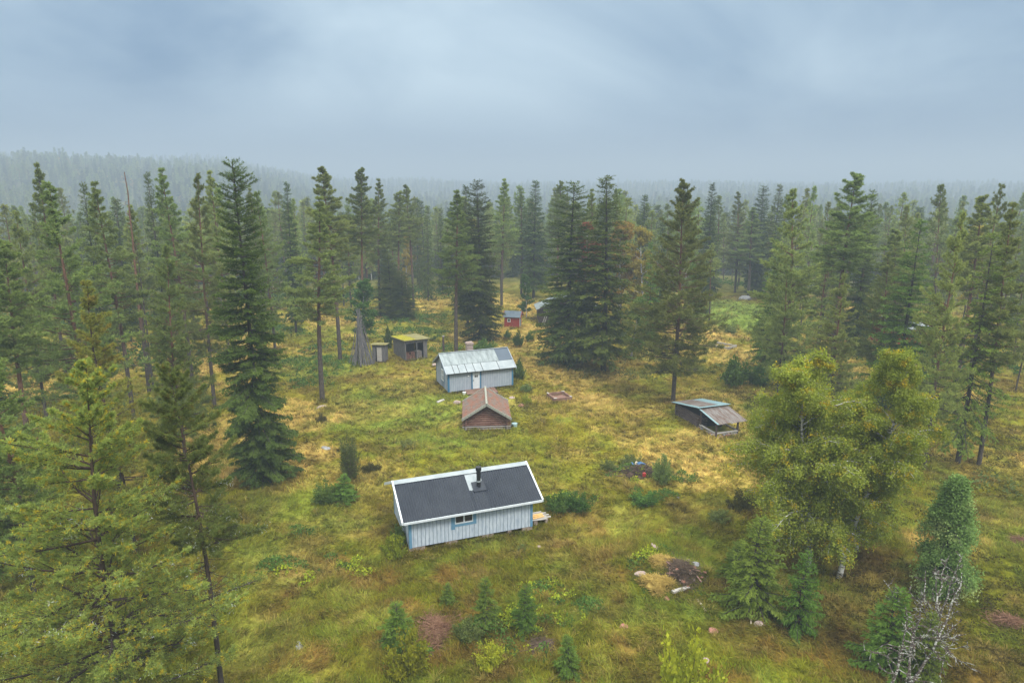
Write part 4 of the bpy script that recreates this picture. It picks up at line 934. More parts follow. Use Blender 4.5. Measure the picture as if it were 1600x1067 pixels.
M_PLANK = mat('weathered_plank', (.42, .34, .25), .85, .2, col2=(.52, .45, .36), noise=4)
M_ORANGEWOOD = mat('fresh_split_wood', (.62, .36, .12), .8, .2, col2=(.68, .45, .2), noise=4)
M_SOIL = mat('dark_soil', (.055, .038, .028), 1, .1, col2=(.09, .06, .045), noise=5, bump=.8)
M_STRAWM = mat('yellow_straw', (.30, .20, .05), 1, .1, col2=(.44, .32, .09), noise=9, bump=.8)
M_TARP = mat('blue_tarp', (.03, .09, .20), .5, .4)
M_REDP = mat('red_plastic', (.32, .03, .03), .4, .5)
M_BRUSH = mat('reddish_dead_twigs', (.13, .065, .04), .95, .1, col2=(.25, .14, .09), noise=4)
M_PLASTICW = mat('white_plastic', (.75, .78, .78), .4, .5)
M_PALEBLUE = mat('pale_blue_plastic', (.28, .40, .42), .4, .5)

def corr(name, x0, x1, ya, za, yb, zb, m, parent, pitch=.10, amp=.014, th=.02, xa2=None):
    """corrugated sheet running along x, sloping from (ya, za) to (yb, zb)"""
    n = max(4, int((x1-x0)/pitch*4)); xx = np.linspace(x0, x1, n+1); ph = (xx-x0)/pitch*2*math.pi; off = amp*np.sin(ph)
    v = []; rows = 2
    for yy, zz in ((ya, za), (yb, zb)):
        for a, o in zip(xx, off): v.append((a, yy, zz+o))
    for yy, zz in ((ya, za), (yb, zb)):
        for a, o in zip(xx, off): v.append((a, yy, zz+o-th))
    k = n+1; q = []
    for i in range(n):
        q.append((i, i+1, k+i+1, k+i)); q.append((2*k+i, 3*k+i, 3*k+i+1, 2*k+i+1)); q.append((i, 2*k+i, 2*k+i+1, i+1)); q.append((k+i, k+i+1, 3*k+i+1, 3*k+i))
    q += [(0, k, 3*k, 2*k), (n, 2*k+n, 3*k+n, k+n)]
    me = bpy.data.meshes.new(name); me.from_pydata(v, [], q); me.materials.append(m); return link(name, me, parent)
def board_wall(mb, L, z0, z1, pitch, axis='x', off=0, start=0, side=-1, batten=.03, th=.024, gaps=()):
    """upright boards on a wall along x (y=off) or along y (x=off), a narrow joint between each two"""
    n = int(round((L-start)/pitch)); g = batten/2; edges = sorted([0.0, L] + [v for gp in gaps for v in gp])
    for i in range(n):
        a, c = start + (L-start)*i/n + g, start + (L-start)*(i+1)/n - g
        for g0, g1 in gaps:
            if g0 < c and g1 > a:
                if g0 > a + .04: c = g0
                elif g1 < c - .04: a = g1
                else: a = c = 0
        if c - a < .03: continue
        zt = min(z1(a), z1(c)) if callable(z1) else z1; t = th + RND.uniform(-.004, .004)
        lo, hi = (off-t, off) if side < 0 else (off, off+t)
        if axis == 'x': mb.box(a, c, lo, hi, z0, zt)
        else: mb.box(lo, hi, a, c, z0, zt)
    return mb
def gable_body(W_, Lx, z0, ze, zr, axis='x'):
    """closed house body, gables at x=0 and x=Lx (axis x) or at y=0 and y=Lx (axis y)"""
    mb = MB()
    if axis == 'x': mb.poly_prism([(0, 0, z0), (0, W_, z0), (0, W_, ze), (0, W_/2, zr), (0, 0, ze)], (Lx, 0, 0))
    else: mb.poly_prism([(0, 0, z0), (W_, 0, z0), (W_, 0, ze), (W_/2, 0, zr), (0, 0, ze)], (0, Lx, 0))
    return mb

# --- near cabin, pale blue
HA = empty('cabin', -6.22, 37.7, 0.0, R_(20.2), 'pale blue board cabin with a black corrugated roof nearest the camera', 'cabin')
z0, ze, zr, Lx, Wd = .30, 2.50, 3.63, 8.0, 4.9; ey, ez = -.5, 2.30; sl = (3.7-2.30)/2.95
bd = gable_body(Wd, Lx, z0, ze-.02, zr, 'x').build('wall', M_WALLJOINT, HA)
mb = board_wall(MB(), Lx, z0, ze-.06, .24, 'x', 0, 0, -1, .035, .022, gaps=((2.85, 4.02), (-.1, .1), (7.9, 8.1)))
gz = lambda a: min(ze + .46*(Wd/2 - abs(a - Wd/2)), 9) - .05
board_wall(mb, 4.02, z0, 1.19, .24, 'x', 0, 2.85, -1, .035, .022); board_wall(mb, Wd, z0, gz, .24, 'y', 0, 0, -1, .035, .022, gaps=((-.1, .1), (4.8, 5), (1.0, 2.2))); board_wall(mb, Wd, z0, gz, .24, 'y', Lx, 0, 1, .035, .022, gaps=((-.1, .1), (4.8, 5)))
board_wall(mb, Lx, z0, ze-.06, .24, 'x', Wd, 0, 1, .035, .022); mb.build('cladding', M_WALLBLUE, HA)
for x, y in ((0, 0), (Lx, 0), (0, Wd), (Lx, Wd)):
    MB().box(x - (.04 if x == 0 else .13), x + (.13 if x == 0 else .04), y - (.04 if y == 0 else .13), y + (.13 if y == 0 else .04), z0-.02, ze-.04).build('corner_board', M_BLUE, HA)
rx0, rx1 = -.52, 8.55
def roofz(y): return ez + sl*(y - ey)
# the front slope: left sheet, right sheet, a shorter sheet under the chimney leaving the pale underlay bare
corr('roof_sheet', rx0+.04, 4.12, ey, ez, 2.36, roofz(2.36), M_ROOFBLACK, HA, .15, .026)
corr('roof_sheet', 5.12, rx1-.04, ey, ez, 2.36, roofz(2.36), M_ROOFBLACK, HA, .15, .026)
corr('roof_sheet', 4.12, 5.12, ey, ez, .95, roofz(.95), M_ROOFBLACK, HA, .15, .026)
MB().poly_prism([(rx0+.02, ey+.03, ez-.03), (rx1-.02, ey+.03, ez-.03), (rx1-.02, 2.45, roofz(2.45)-.03), (rx0+.02, 2.45, roofz(2.45)-.03)], (0, 0, -.07)).build('roof_deck', M_ZINC, HA)
corr('roof_sheet', rx0+.04, rx1-.04, 5.4, ez, 2.55, roofz(2.34), M_ROOFBLACK, HA, .15, .026)
MB().poly_prism([(rx0+.02, 2.46, roofz(2.45)-.03), (rx1-.02, 2.46, roofz(2.45)-.03), (rx1-.02, 5.37, ez-.03), (rx0+.02, 5.37, ez-.03)], (0, 0, -.07)).build('roof_deck', M_BLUE, HA)
MB().poly_prism([(rx0, 2.16, roofz(2.16)+.035), (rx1, 2.16, roofz(2.16)+.035), (rx1, 2.45, roofz(2.45)+.045), (rx0, 2.45, roofz(2.45)+.045)], (0, 0, .012)).build('ridge_cap', M_ZINC, HA)
MB().poly_prism([(rx0, 2.45, roofz(2.45)+.045), (rx1, 2.45, roofz(2.45)+.045), (rx1, 2.74, roofz(2.16)+.035), (rx0, 2.74, roofz(2.16)+.035)], (0, 0, .012)).build('ridge_cap', M_ZINC, HA)
for x in (rx0-.03, rx1-.07):
    b = MB()
    b.poly_prism([(x, ey-.03, ez-.14), (x, ey-.03, ez+.05), (x, 2.45, roofz(2.45)+.06), (x, 2.45, roofz(2.45)-.13)], (.10, 0, 0)); b.build('verge_board', M_WHITE, HA)
    b = MB(); b.poly_prism([(x, 2.452, roofz(2.45)-.13), (x, 2.452, roofz(2.45)+.06), (x, 5.43, ez+.05), (x, 5.43, ez-.14)], (.10, 0, 0)); b.build('verge_board', M_WHITE, HA)
MB().box(rx0+.08, rx1-.08, ey-.06, ey-.02, ez-.14, ez+.0).build('fascia_board', M_WHITE, HA)
MB().box(rx0+.08, rx1-.08, 5.42, 5.46, ez-.14, ez+.0).build('fascia_board', M_BLUE, HA)
# chimney pipe
cxp, cyp = 4.78, 1.15; cz = roofz(cyp)
ch = MB().tube((cxp, cyp, cz-.1), (cxp, cyp, cz+1.28), .135, n=16).build('chimney', M_BLACK, HA, smooth=False)
MB().tube((cxp, cyp, cz+.34), (cxp, cyp, cz+.43), .155, n=16).build('collar', M_ZINC, ch)
MB().tube((cxp, cyp, cz+.90), (cxp, cyp, cz+.98), .165, n=16).tube((cxp, cyp, cz+1.10), (cxp, cyp, cz+1.34), .185, n=16).build('cowl', M_BLACK, ch)
MB().poly_prism([(cxp-.42, cyp-.38, roofz(cyp-.38)+.03), (cxp+.42, cyp-.38, roofz(cyp-.38)+.03), (cxp+.42, cyp+.32, roofz(cyp+.32)+.03), (cxp-.42, cyp+.32, roofz(cyp+.32)+.03)], (0, 0, .03)).build('flashing', M_ROOFBLACK, ch)
# front window right under the eave
w = MB()
wx0, wx1, wz0, wz1 = 2.85, 4.02, 1.38, 2.06
w.box(wx0, wx1, -.055, .0, wz0, wz0+.07).box(wx0, wx1, -.055, .0, wz1-.06, wz1).box(wx0, wx0+.06, -.055, .0, wz0+.07, wz1-.06).box(wx1-.06, wx1, -.055, .0, wz0+.07, wz1-.06).box((wx0+wx1)/2-.05, (wx0+wx1)/2+.05, -.06, 0, wz0+.07, wz1-.06)
wf = w.build('window', M_WHITE, HA); MB().box(wx0+.06, wx1-.06, -.022, -.005, wz0+.07, wz1-.06).build('pane', M_GLASS, wf)
MB().box(wx0-.24, wx0-.003, -.045, 0, 1.04, 2.36).box(wx1+.003, wx1+.22, -.045, 0, 1.2, 2.36).box(wx0-.003, wx1+.003, -.045, 0, 1.2, wz0-.003).box(wx0-.003, wx1+.003, -.045, 0, wz1+.003, 2.36).build('casing', M_BLUE, wf)
# gable window on the left end
w = MB(); w.box(-.055, 0, 1.1, 2.1, 1.2, 1.27).box(-.055, 0, 1.1, 2.1, 2.13, 2.2).box(-.055, 0, 1.1, 1.17, 1.27, 2.13).box(-.055, 0, 2.03, 2.1, 1.27, 2.13).box(-.055, 0, 1.57, 1.63, 1.27, 2.13)
wf = w.build('window', M_WHITE, HA); MB().box(-.025, -.005, 1.17, 2.03, 1.27, 2.13).build('pane', M_GLASS, wf)
for a, b in ((-.05, .95), (2.25, 3.0), (4.62, 5.4), (6.35, 6.6), (7.35, 8.05)):
    MB().box(a, b, .03, .33, -.25, z0).build('foundation_block', M_BLOCK, HA, bevel=.015)
for a in (0.0, 3.6, 7.2):
    MB().box(a, a+.7, 4.5, 4.85, -.25, z0).build('foundation_block', M_BLOCK, HA)
MB().box(.3, 7.7, .5, 4.4, -.2, z0-.02).build('crawl_space_shade', M_DARK, HA)  # solid dark fill painting the shade under the floor

# --- grey cabin
HB = empty('cabin', -6.79, 69.79, 0.0, R_(21.5), 'grey board cabin with a pale metal roof and a white door', 'cabin')
z0, Lx, Wd = .22, 7.4, 4.6; ze = 2.42; ey, ez, zrd = -.42, 2.34, 3.92; sl = (zrd-ez)/(2.3-ey)
gable_body(Wd, Lx, z0, ze, 3.78, 'x').build('wall', M_WALLJOINT, HB)
mb = board_wall(MB(), Lx, z0, ze-.05, .2, 'x', 0, 0, -1, .03, .022, gaps=((2.5, 3.75), (-.1, .12), (7.3, 7.6)))
board_wall(mb, Wd, z0, lambda a: 2.40 + .58*(2.3 - abs(a-2.3)), .2, 'y', 0, 0, -1, .03, .022, gaps=((1.4, 2.7), (-.1, .1))); mb.build('cladding', M_WALLGREY, HB)
for x, y in ((0, 0), (Lx, 0), (0, Wd), (Lx, Wd)):
    MB().box(x - (.035 if x == 0 else .14), x + (.14 if x == 0 else .035), y - (.035 if y == 0 else .14), y + (.14 if y == 0 else .035), z0-.02, ze-.06).build('corner_board', M_TEAL, HB)
def rz_(y): return ez + sl*(y-ey)
ym = ey + 1.08
MB().poly_prism([(-.3, ey, ez-.03), (7.62, ey, ez-.03), (7.62, 2.3, zrd-.03), (-.3, 2.3, zrd-.03)], (0, 0, -.08)).build('roof_deck', M_DARK, HB)
MB().poly_prism([(-.3, 2.303, zrd-.03), (7.62, 2.303, zrd-.03), (7.62, 5.02, ez-.03), (-.3, 5.02, ez-.03)], (0, 0, -.08)).build('roof_deck', M_GREYWOOD, HB)
def sheet(x0, x1, ya, yb, m, lift=0, nm='roof_sheet'):
    return MB().poly_prism([(x0, ya, rz_(ya)-.028+lift), (x1, ya, rz_(ya)-.028+lift), (x1, yb, rz_(yb)-.028+lift), (x0, yb, rz_(yb)-.028+lift)], (0, 0, .022)).build(nm, m, HB)
xx = [-.33, .62, 1.22, 2.05, 2.95, 3.85, 5.72, 7.65]
for i in range(7): sheet(xx[i], xx[i+1]-.06, ey-.03, ym, M_ZINC, .004*(i % 2))
for i in range(7): sheet(-.33 + i*.905, -.33 + (i+1)*.905 - .01, ym-.03, 2.31, M_ZINC_D, .034 + .004*(i % 2))
sheet(-.33 + 7*.905, 7.65, ym-.03, 2.31, M_SLATE, .034)
corr('roof_sheet', -.33, 7.65, 5.05, ez, 2.33, zrd+.01, M_ZINC_D, HB, .3, .012)
MB().box(-.34, 7.66, 2.2, 2.4, zrd+.035, zrd+.06).build('ridge_cap', M_ZINC, HB)
for x in (-.36, 7.6):
    MB().poly_prism([(x, ey-.02, ez-.16), (x, ey-.02, ez+.03), (x, 2.3, zrd+.03), (x, 2.3, zrd-.16)], (.06, 0, 0)).build('verge_board', M_WALLGREY, HB)
    MB().poly_prism([(x, 2.302, zrd-.16), (x, 2.302, zrd+.03), (x, 5.04, ez+.03), (x, 5.04, ez-.16)], (.06, 0, 0)).build('verge_board', M_ZINC, HB)
dr = MB().box(2.73, 3.52, -.05, 0, .28, 2.25).build('door', M_WHITE, HB)
for i in range(2):
    for j in range(2): MB().box(2.95+i*.2, 3.10+i*.2, -.062, -.051, 1.55+j*.30, 1.78+j*.30).build('pane', M_GLASS_L if j else M_GLASS, dr)
MB().box(2.79, 2.84, -.10, -.05, 1.15, 1.30).build('handle', M_BLACK, dr)
MB().box(2.60, 2.727, -.06, 0, .24, 2.34).box(3.523, 3.65, -.06, 0, .24, 2.34).build('door_casing', M_TEAL, HB)
w = MB(); w.box(-.06, 0, 1.55, 2.55, .95, 1.05).box(-.06, 0, 1.55, 2.55, 2.1, 2.2).box(-.06, 0, 1.55, 1.65, 1.05, 2.1).box(-.06, 0, 2.45, 2.55, 1.05, 2.1).box(-.06, 0, 2.02, 2.08, 1.05, 2.1).box(-.06, 0, 1.65, 2.02, 1.55, 1.6).box(-.06, 0, 2.08, 2.45, 1.55, 1.6)
wf = w.build('window', M_WHITE, HB); MB().box(-.03, -.006, 1.65, 2.45, 1.05, 2.1).build('pane', M_GLASS_L, wf)
MB().box(-.05, 0, 1.43, 1.547, .8, 2.2).box(-.05, 0, 2.553, 2.67, .8, 2.2).build('casing', M_TEAL, wf)
MB().box(2.17, 2.29, -.16, -.02, 1.72, 1.86).build('wall_lamp', M_PLASTICW, HB, bevel=.03)
chz = TOP(744, 533.5, 74.2)[1]
c_ = MB().box(3.1, 3.78, 2.9, 3.5, 3.0, chz-.28).build('chimney', M_BRICK, HB)
MB().box(3.02, 3.86, 2.82, 3.58, chz-.28, chz-.08).box(3.1, 3.78, 2.9, 3.5, chz-.08, chz).build('cap', M_BRICK, c_, bevel=.03)
MB().box(.15, 7.25, .12, 4.5, -.2, z0-.005).build('crawl_space_shade', M_DARK, HB)  # dark block standing in for shade beneath the cabin
for a in (0, 2.3, 4.8, 7.0): MB().box(a, a+.4, .02, .11, -.2, z0-.004).build('foundation_block', M_STONE, HB)
PD = empty('porch_deck', *G(727, 618)[:2], 0.02, R_(15), 'red brown plank deck in front of the white door of the grey cabin', 'deck')
d = MB()
for i in range(14): d.box(.15 + i*.24, .37 + i*.24, -.4, 1.45, .20, .235, jit=.006)
d.build('deck_boards', M_DECK, PD); MB().box(.15, 3.5, -.36, -.28, 0, .198).box(.15, 3.5, 1.3, 1.38, 0, .198).build('deck_frame', M_DARK, PD)

# --- red roofed log barn
def log_row(mb, p, q, r, n=9): mb.tube(p, q, r, r*RND.uniform(.86, 1), n=n)
HC = empty('log_barn', -4.23, 58.77, 0.0, R_(3.6), 'small log barn with a lichened red roof in front of the grey cabin', 'barn')
Wc, Lc = 3.85, 4.3; mb = MB(); mg = MB(); r = .105
for k in range(6):
    z = .10 + k*.2; r = .088; t = mg if k < 2 else mb
    log_row(t, (-.28, .05, z), (Wc+.28, .05, z), r); log_row(t, (-.28, Lc, z), (Wc+.28, Lc, z), r)
    log_row(t, (.05, -.25, z+.08), (.05, Lc+.25, z+.08), r); log_row(t, (Wc-.05, -.25, z+.08), (Wc-.05, Lc+.25, z+.08), r)
for k in range(6, 12):
    z = .10 + k*.2; hw = (2.40 - z)/.66
    if hw < .15: continue
    log_row(mb, (Wc/2-min(hw, 1.95), .05, z), (Wc/2+min(hw, 1.95), .05, z), r); log_row(mb, (Wc/2-min(hw, 1.95), Lc, z), (Wc/2+min(hw, 1.95), Lc, z), r)
wl = mb.build('log_wall', M_LOG, HC); mg.build('lower_logs', M_LOGGREY, HC)
MB().box(.12, Wc-.12, .1, Lc-.1, 0, 1.25).poly_prism([(.2, .1, 1.25), (Wc-.2, .1, 1.25), (Wc/2, .1, 2.35)], (0, Lc-.2, 0)).build('inner_wall', M_DARK, HC)
for s in (-1, 1):
    xe = Wc/2 + s*2.22; b = MB(); nr = 26
    y0_, y1_ = -.5, Lc+.35
    pts = [(xe, 1.18), (Wc/2 + s*.02, 2.58)]
    # tile courses: overlapping strips down the slope
    for i in range(9):
        f0, f1 = i/9, (i+1)/9+.02; xa = pts[0][0]*(1-f0) + pts[1][0]*f0; za = pts[0][1]*(1-f0) + pts[1][1]*f0; xb = pts[0][0]*(1-f1) + pts[1][0]*f1; zb = pts[0][1]*(1-f1) + pts[1][1]*f1
        for j in range(12):
            ya = y0_ + (y1_-y0_)*j/12 + .008; yb = y0_ + (y1_-y0_)*(j+1)/12 - .008; jz = RND.uniform(-.012, .018)
            b.poly_prism([(xa, ya, za+.05+jz), (xa, yb, za+.05+jz), (xb, yb, zb+.015+jz), (xb, ya, zb+.015+jz)][::s], (0, 0, .03))
    b.build('roof_tiles', M_REDROOF, HC)
    MB().poly_prism([(xe, y0_, 1.19), (xe, y1_, 1.19), (Wc/2+s*.01, y1_, 2.58), (Wc/2+s*.01, y0_, 2.58)], (0, 0, -.06)).build('roof_deck', M_LOGDARK, HC)
    for y in (y0_-.09, y1_):
        MB().poly_prism([(xe+s*.03, y, 1.08), (xe+s*.03, y, 1.32), (Wc/2+s*.012, y, 2.72), (Wc/2+s*.012, y, 2.46)], (0, .09, 0)).build('verge_board', M_LICHEN, HC)
MB().box(Wc/2-.09, Wc/2+.09, -.62, Lc+.47, 2.66, 2.74).build('ridge_board', M_LICHEN, HC)

# --- mossy roofed shed with an open front
HD = empty('wood_shed', -13.45, 83.5, h1(-13.3, 84.5), R_(30), 'grey open fronted wood shed with bright yellow moss on its roof', 'shed')
b = MB()
def vboards(b, axis, a0, a1, off, z0, z1f, w=.17, th=.03):
    n = max(1, int((a1-a0)/w))
    for i in range(n):
        a = a0 + (a1-a0)*i/n; c = a0 + (a1-a0)*(i+1)/n - .012; zt = z1f((a+c)/2)
        if axis == 'x': b.box(a, c, off, off+th, z0 + RND.uniform(-.02, .02), zt)
        else: b.box(off, off+th, a, c, z0 + RND.uniform(-.02, .02), zt)
fz = lambda y: 2.62 - .07*y
vboards(b, 'y', 0, 4.2, 0, .08, lambda y: fz(y)-.12); vboards(b, 'y', 0, 4.2, 2.95, .08, lambda y: fz(y)-.12); vboards(b, 'x', 0, 2.95, 4.2, .08, lambda y: fz(4.2)-.12)
vboards(b, 'x', 0, .12, -.02, .05, lambda y: 2.45); vboards(b, 'x', 2.45, 2.98, -.02, .05, lambda y: 2.45); b.build('board_wall', M_GREYWOOD, HD)
MB().beam((-.1, -.06, 2.40), (3.1, -.06, 2.40), .08, .26).beam((1.55, -.02, 0), (1.55, -.02, 2.3), .09).beam((.1, .02, .05), (3, .02, .05), .12).build('front_frame', M_GREYWOOD, HD)
MB().poly_prism([(-.25, -.35, fz(-.35)), (3.35, -.35, fz(-.35)-.02), (3.3, 4.5, fz(4.5)), (-.3, 4.5, fz(4.5))], (0, 0, .09)).build('roof', M_ROOFMOSS, HD)
ms = MB(); rr = random.Random(3)
for i in range(11):
    for j in range(17):
        x = -.22 + i*.155; y = -.3 + j*.28
        if i > 7 and (i-8)*.35 > rr.random(): continue
        ms.rock((x+.08, y+.13, fz(y)+.09), .14, (.85, 1.25, .42), rr, 2)
ms.build('roof_moss', M_MOSSY, HD, smooth=True)
lg = MB()
for i in range(7):
    for j in range(5 if i != 3 else 3): lg.tube((.2 + i*.21 + RND.uniform(-.03, .03), .5, .15 + j*.17), (.22 + i*.21, 1.3, .16 + j*.17), .085, n=7)
WP = empty('firewood_stack', -13.45, 83.5, h1(-13.3, 84.5)+.005, R_(30), 'brown stacked firewood lying inside the mossy roofed wood shed', 'firewood'); lg.build('logs', M_LOG, WP)
lg = MB()
for i in range(4):
    for j in range(6): lg.tube((1.75 + i*.18, .3, .15 + j*.15), (1.77 + i*.18, 1.3, .16 + j*.15), .07, n=7)
lg.build('logs', M_LOGGREY, WP)
# --- privy
HE = empty('privy', *G(582.5, 566)[:2], None, R_(-4), 'narrow grey plank privy with a pale weathered door left of the wood shed', 'privy')
b = MB(); vboards(b, 'x', 0, .42, 0, .02, lambda a: 2.2, .14); vboards(b, 'x', 1.2, 1.62, 0, .02, lambda a: 2.2, .14); vboards(b, 'y', 0, 1.4, 0, .02, lambda a: 2.2-.1*a, .14); vboards(b, 'y', 0, 1.4, 1.6, .02, lambda a: 2.2-.1*a, .14); vboards(b, 'x', 0, 1.62, 1.4, .02, lambda a: 2.05, .14)
b.box(.42, 1.2, 0, .03, 1.95, 2.2).build('board_wall', M_GREYWOOD, HE)
MB().box(.58, 1.18, -.03, 0, .12, 1.93).build('door', M_GREYPALE, HE); MB().box(.43, .57, .0, .02, .1, 1.93).build('door_gap_shade', M_DARK, HE)  # dark strip beside the door paints the shade of the gap
MB().poly_prism([(-.2, -.25, 2.28), (1.8, -.25, 2.28), (1.8, 1.65, 2.1), (-.2, 1.65, 2.1)], (0, 0, .06)).build('roof', M_ROOFMOSS, HE)
for i, (px, a) in enumerate(((575, .2), (577, .5))):
    pass
# --- stack of drying poles leaning together round a pine
x, y = G(566, 572); ST = empty('pole_stack', x, y+.5, None, 0, 'tall cone of grey hay drying poles leaning against a pine left of the privy', 'pole stack')
b = MB(); rr = random.Random(8)
for i in range(52):
    a = rr.uniform(-2.9, .5) if i < 60 else rr.uniform(0, 6.28); rd = rr.uniform(.55, 1.35); tx = rr.uniform(-.3, .3) - .35; tz = rr.uniform(3.9, 6.9)
    b.tube((rd*math.cos(a)*1.15 + .1, rd*math.sin(a), -.05), (tx + .12*math.cos(a+2), .1*math.sin(a) + .2, tz), .055 if i % 3 else .035, .025, n=6)
b.tube((-1.3, -.2, 0), (-.7, .1, 4.9), .05, .035, n=6).tube((-1.6, -.3, 0), (-.8, .1, 3.6), .05, .035, n=6)
b.build('poles', M_GREYWOOD, ST)
# --- gate post behind the grey cabin
x, y = G(693, 551); PO = empty('wooden_post', x, y, None, 0, 'dark upright wooden post behind the left end of the grey cabin', 'post')
MB().tube((0, 0, -.1), (.02, 0, 2.2), .15, .13, n=10).build('post', M_LOGDARK, PO); MB().tube((.02, 0, 2.18), (.02, 0, 2.3), .17, .15, n=10).build('cap', M_LOGGREY, PO)
# --- small red outhouse
HG = empty('outhouse', -1.2, 104.4, h1(0, 104), R_(-14), 'tiny red outhouse with a white framed window and grey roof on straw grass', 'outhouse')
gable_body(1.75, 2.35, .0, 1.72, 2.35, 'x').build('wall', M_RED, HG)
for s in (-1, 1):
    ye, yr = (-.22, .875) if s < 0 else (1.97, .88)
    MB().poly_prism([(-.15, ye, 1.62), (2.6, ye, 1.62), (2.6, yr, 2.44), (-.15, yr, 2.44)][::-s], (0, 0, .05)).build('roof', M_FELT, HG)
    for x in (-.2, 2.605): MB().poly_prism([(x, ye, 1.55), (x, ye, 1.70), (x, yr, 2.52), (x, yr, 2.36)], (.05, 0, 0)).build('verge_board', M_RED, HG)
w = MB(); w.box(.5, 1.0, -.04, 0, .85, .95).box(.5, 1.0, -.04, 0, 1.33, 1.43).box(.5, .6, -.04, 0, .95, 1.33).box(.9, 1.0, -.04, 0, .95, 1.33)
wf = w.build('window', M_WHITE, HG); MB().box(.6, .9, -.02, -.004, .95, 1.33).build('pane', M_GLASS, wf)
MB().box(2.352, 2.38, .35, .47, .02, 1.85).box(2.352, 2.38, 1.13, 1.25, .02, 1.85).box(2.352, 2.38, .47, 1.13, 1.75, 1.85).build('door_casing', M_WHITE, HG)
MB().box(2.352, 2.37, .473, 1.127, .02, 1.747).build('door', M_FELT, HG)
# --- log barn hidden by the spruces
HH = empty('log_barn', 4.4, 107, h1(8, 110), R_(3), 'large dark log barn with a pale metal roof half hidden by the spruce pair', 'barn')
b = MB(); r = .13
for k in range(9):
    z = .3 + k*.245; log_row(b, (-.2, 0, z), (9.7, 0, z), r, 7); log_row(b, (0, -.2, z+.1), (0, 4.2, z+.1), r, 7); log_row(b, (9.5, -.2, z+.1), (9.5, 4.2, z+.1), r, 7)
for k in range(9, 16):
    z = .3 + k*.245; hw = (4.35-z)/.40
    if hw > .2: log_row(b, (4.75-min(hw, 4.8), 0, z), (4.75+min(hw, 4.8), 0, z), r, 7)
b.build('log_wall', M_LOGDARK, HH); MB().box(.1, 9.4, .1, 4.1, 0, 2.4).build('inner_wall', M_DARK, HH)
for s in (-1, 1):
    xe = 4.75 + s*5.3
    MB().poly_prism([(xe, -.7, 2.32), (xe, 4.6, 2.32), (4.75+s*.005, 4.6, 4.55), (4.75+s*.005, -.7, 4.55)][::s], (0, 0, .06)).build('roof', M_ZINC_D, HH)
    MB().poly_prism([(xe, -.76, 2.2), (xe, -.76, 2.4), (4.75+s*.005, -.76, 4.66), (4.75+s*.005, -.76, 4.45)][::s], (0, .055, 0)).build('verge_board', M_LOGDARK, HH)
LD = empty('ladder', 4.75, 106.2, h1(4.8, 106.2), 0, 'pale wooden ladder leaning on the front of the half hidden log barn', 'ladder')
b = MB().beam((0, 0, 0), (.75, .62, 2.0), .07); b.beam((.32, -.02, 0), (1.07, .6, 2.0), .07); b.build('rails', M_GREYPALE, LD)
b = MB()
for i in range(7):
    f = .1 + i*.13; b.beam((.75*f, .62*f, 2*f), (.75*f+.32, .62*f-.02, 2*f), .04)
b.build('rungs', M_GREYPALE, LD)
# --- open shelter on the right
HI = empty('shelter', 17.97, 56.8, h1(18, 59), R_(19), 'low log shelter with a rusty sloping canopy on posts at the right of the clearing', 'shelter')
b = MB(); r = .1
for k in range(6):
    z = .12 + k*.19; log_row(b, (.05, 2.5, z+.04), (.05, 6.5, z+.04), r); log_row(b, (2.75, 2.5, z+.04), (2.75, 6.5, z+.04), r); log_row(b, (-.15, 6.3, z-.04), (2.95, 6.3, z-.04), r); 
    if k < 5: log_row(b, (-.15, 2.7, z-.04), (.95, 2.7, z-.04), r)
b.build('log_wall', M_LOGDARK, HI); MB().box(.12, 2.68, 2.85, 6.2, 0, 1.1).build('inner_wall', M_DARK, HI)
pc = MB()
for x in (.08, 2.3): pc.tube((x, .05, -.1), (x, .05, 1.48), .095, n=9)
pc.tube((.08, 2.4, -.1), (.08, 2.4, 1.85), .09, n=8); pc.tube((2.3, 2.4, -.1), (2.3, 2.4, 1.85), .09, n=8); pc.build('post', M_LOGDARK, HI)
MB().beam((-.1, .05, 1.42), (2.9, .05, 1.42), .12).build('eave_beam', M_GREYWOOD, HI)
MB().beam((.05, .1, .42), (.05, 2.5, .42), .16, .1).beam((.1, .02, .45), (2.3, .02, .45), .14, .1).beam((2.3, .1, .45), (2.3, 2.5, .45), .14, .1).build('rail', M_GREYPALE, HI)
st = [MB(), MB(), MB()]; rr = random.Random(21)
for i in range(60):
    if i < 30: p = (rr.uniform(-.1, .12), rr.uniform(0, 2.9), rr.uniform(0, .3))
    else: p = (rr.uniform(.2, 2.3), rr.uniform(-.12, .08), rr.uniform(0, .32))
    st[rr.choice([0, 0, 1, 1, 2])].rock(p, rr.uniform(.08, .16), (1.2, 1.1, .7), rr, 2)
for s_, m_s in zip(st, (M_STONE, M_STONE_G, M_STONE_R)): s_.build('stone_footing', m_s, HI)
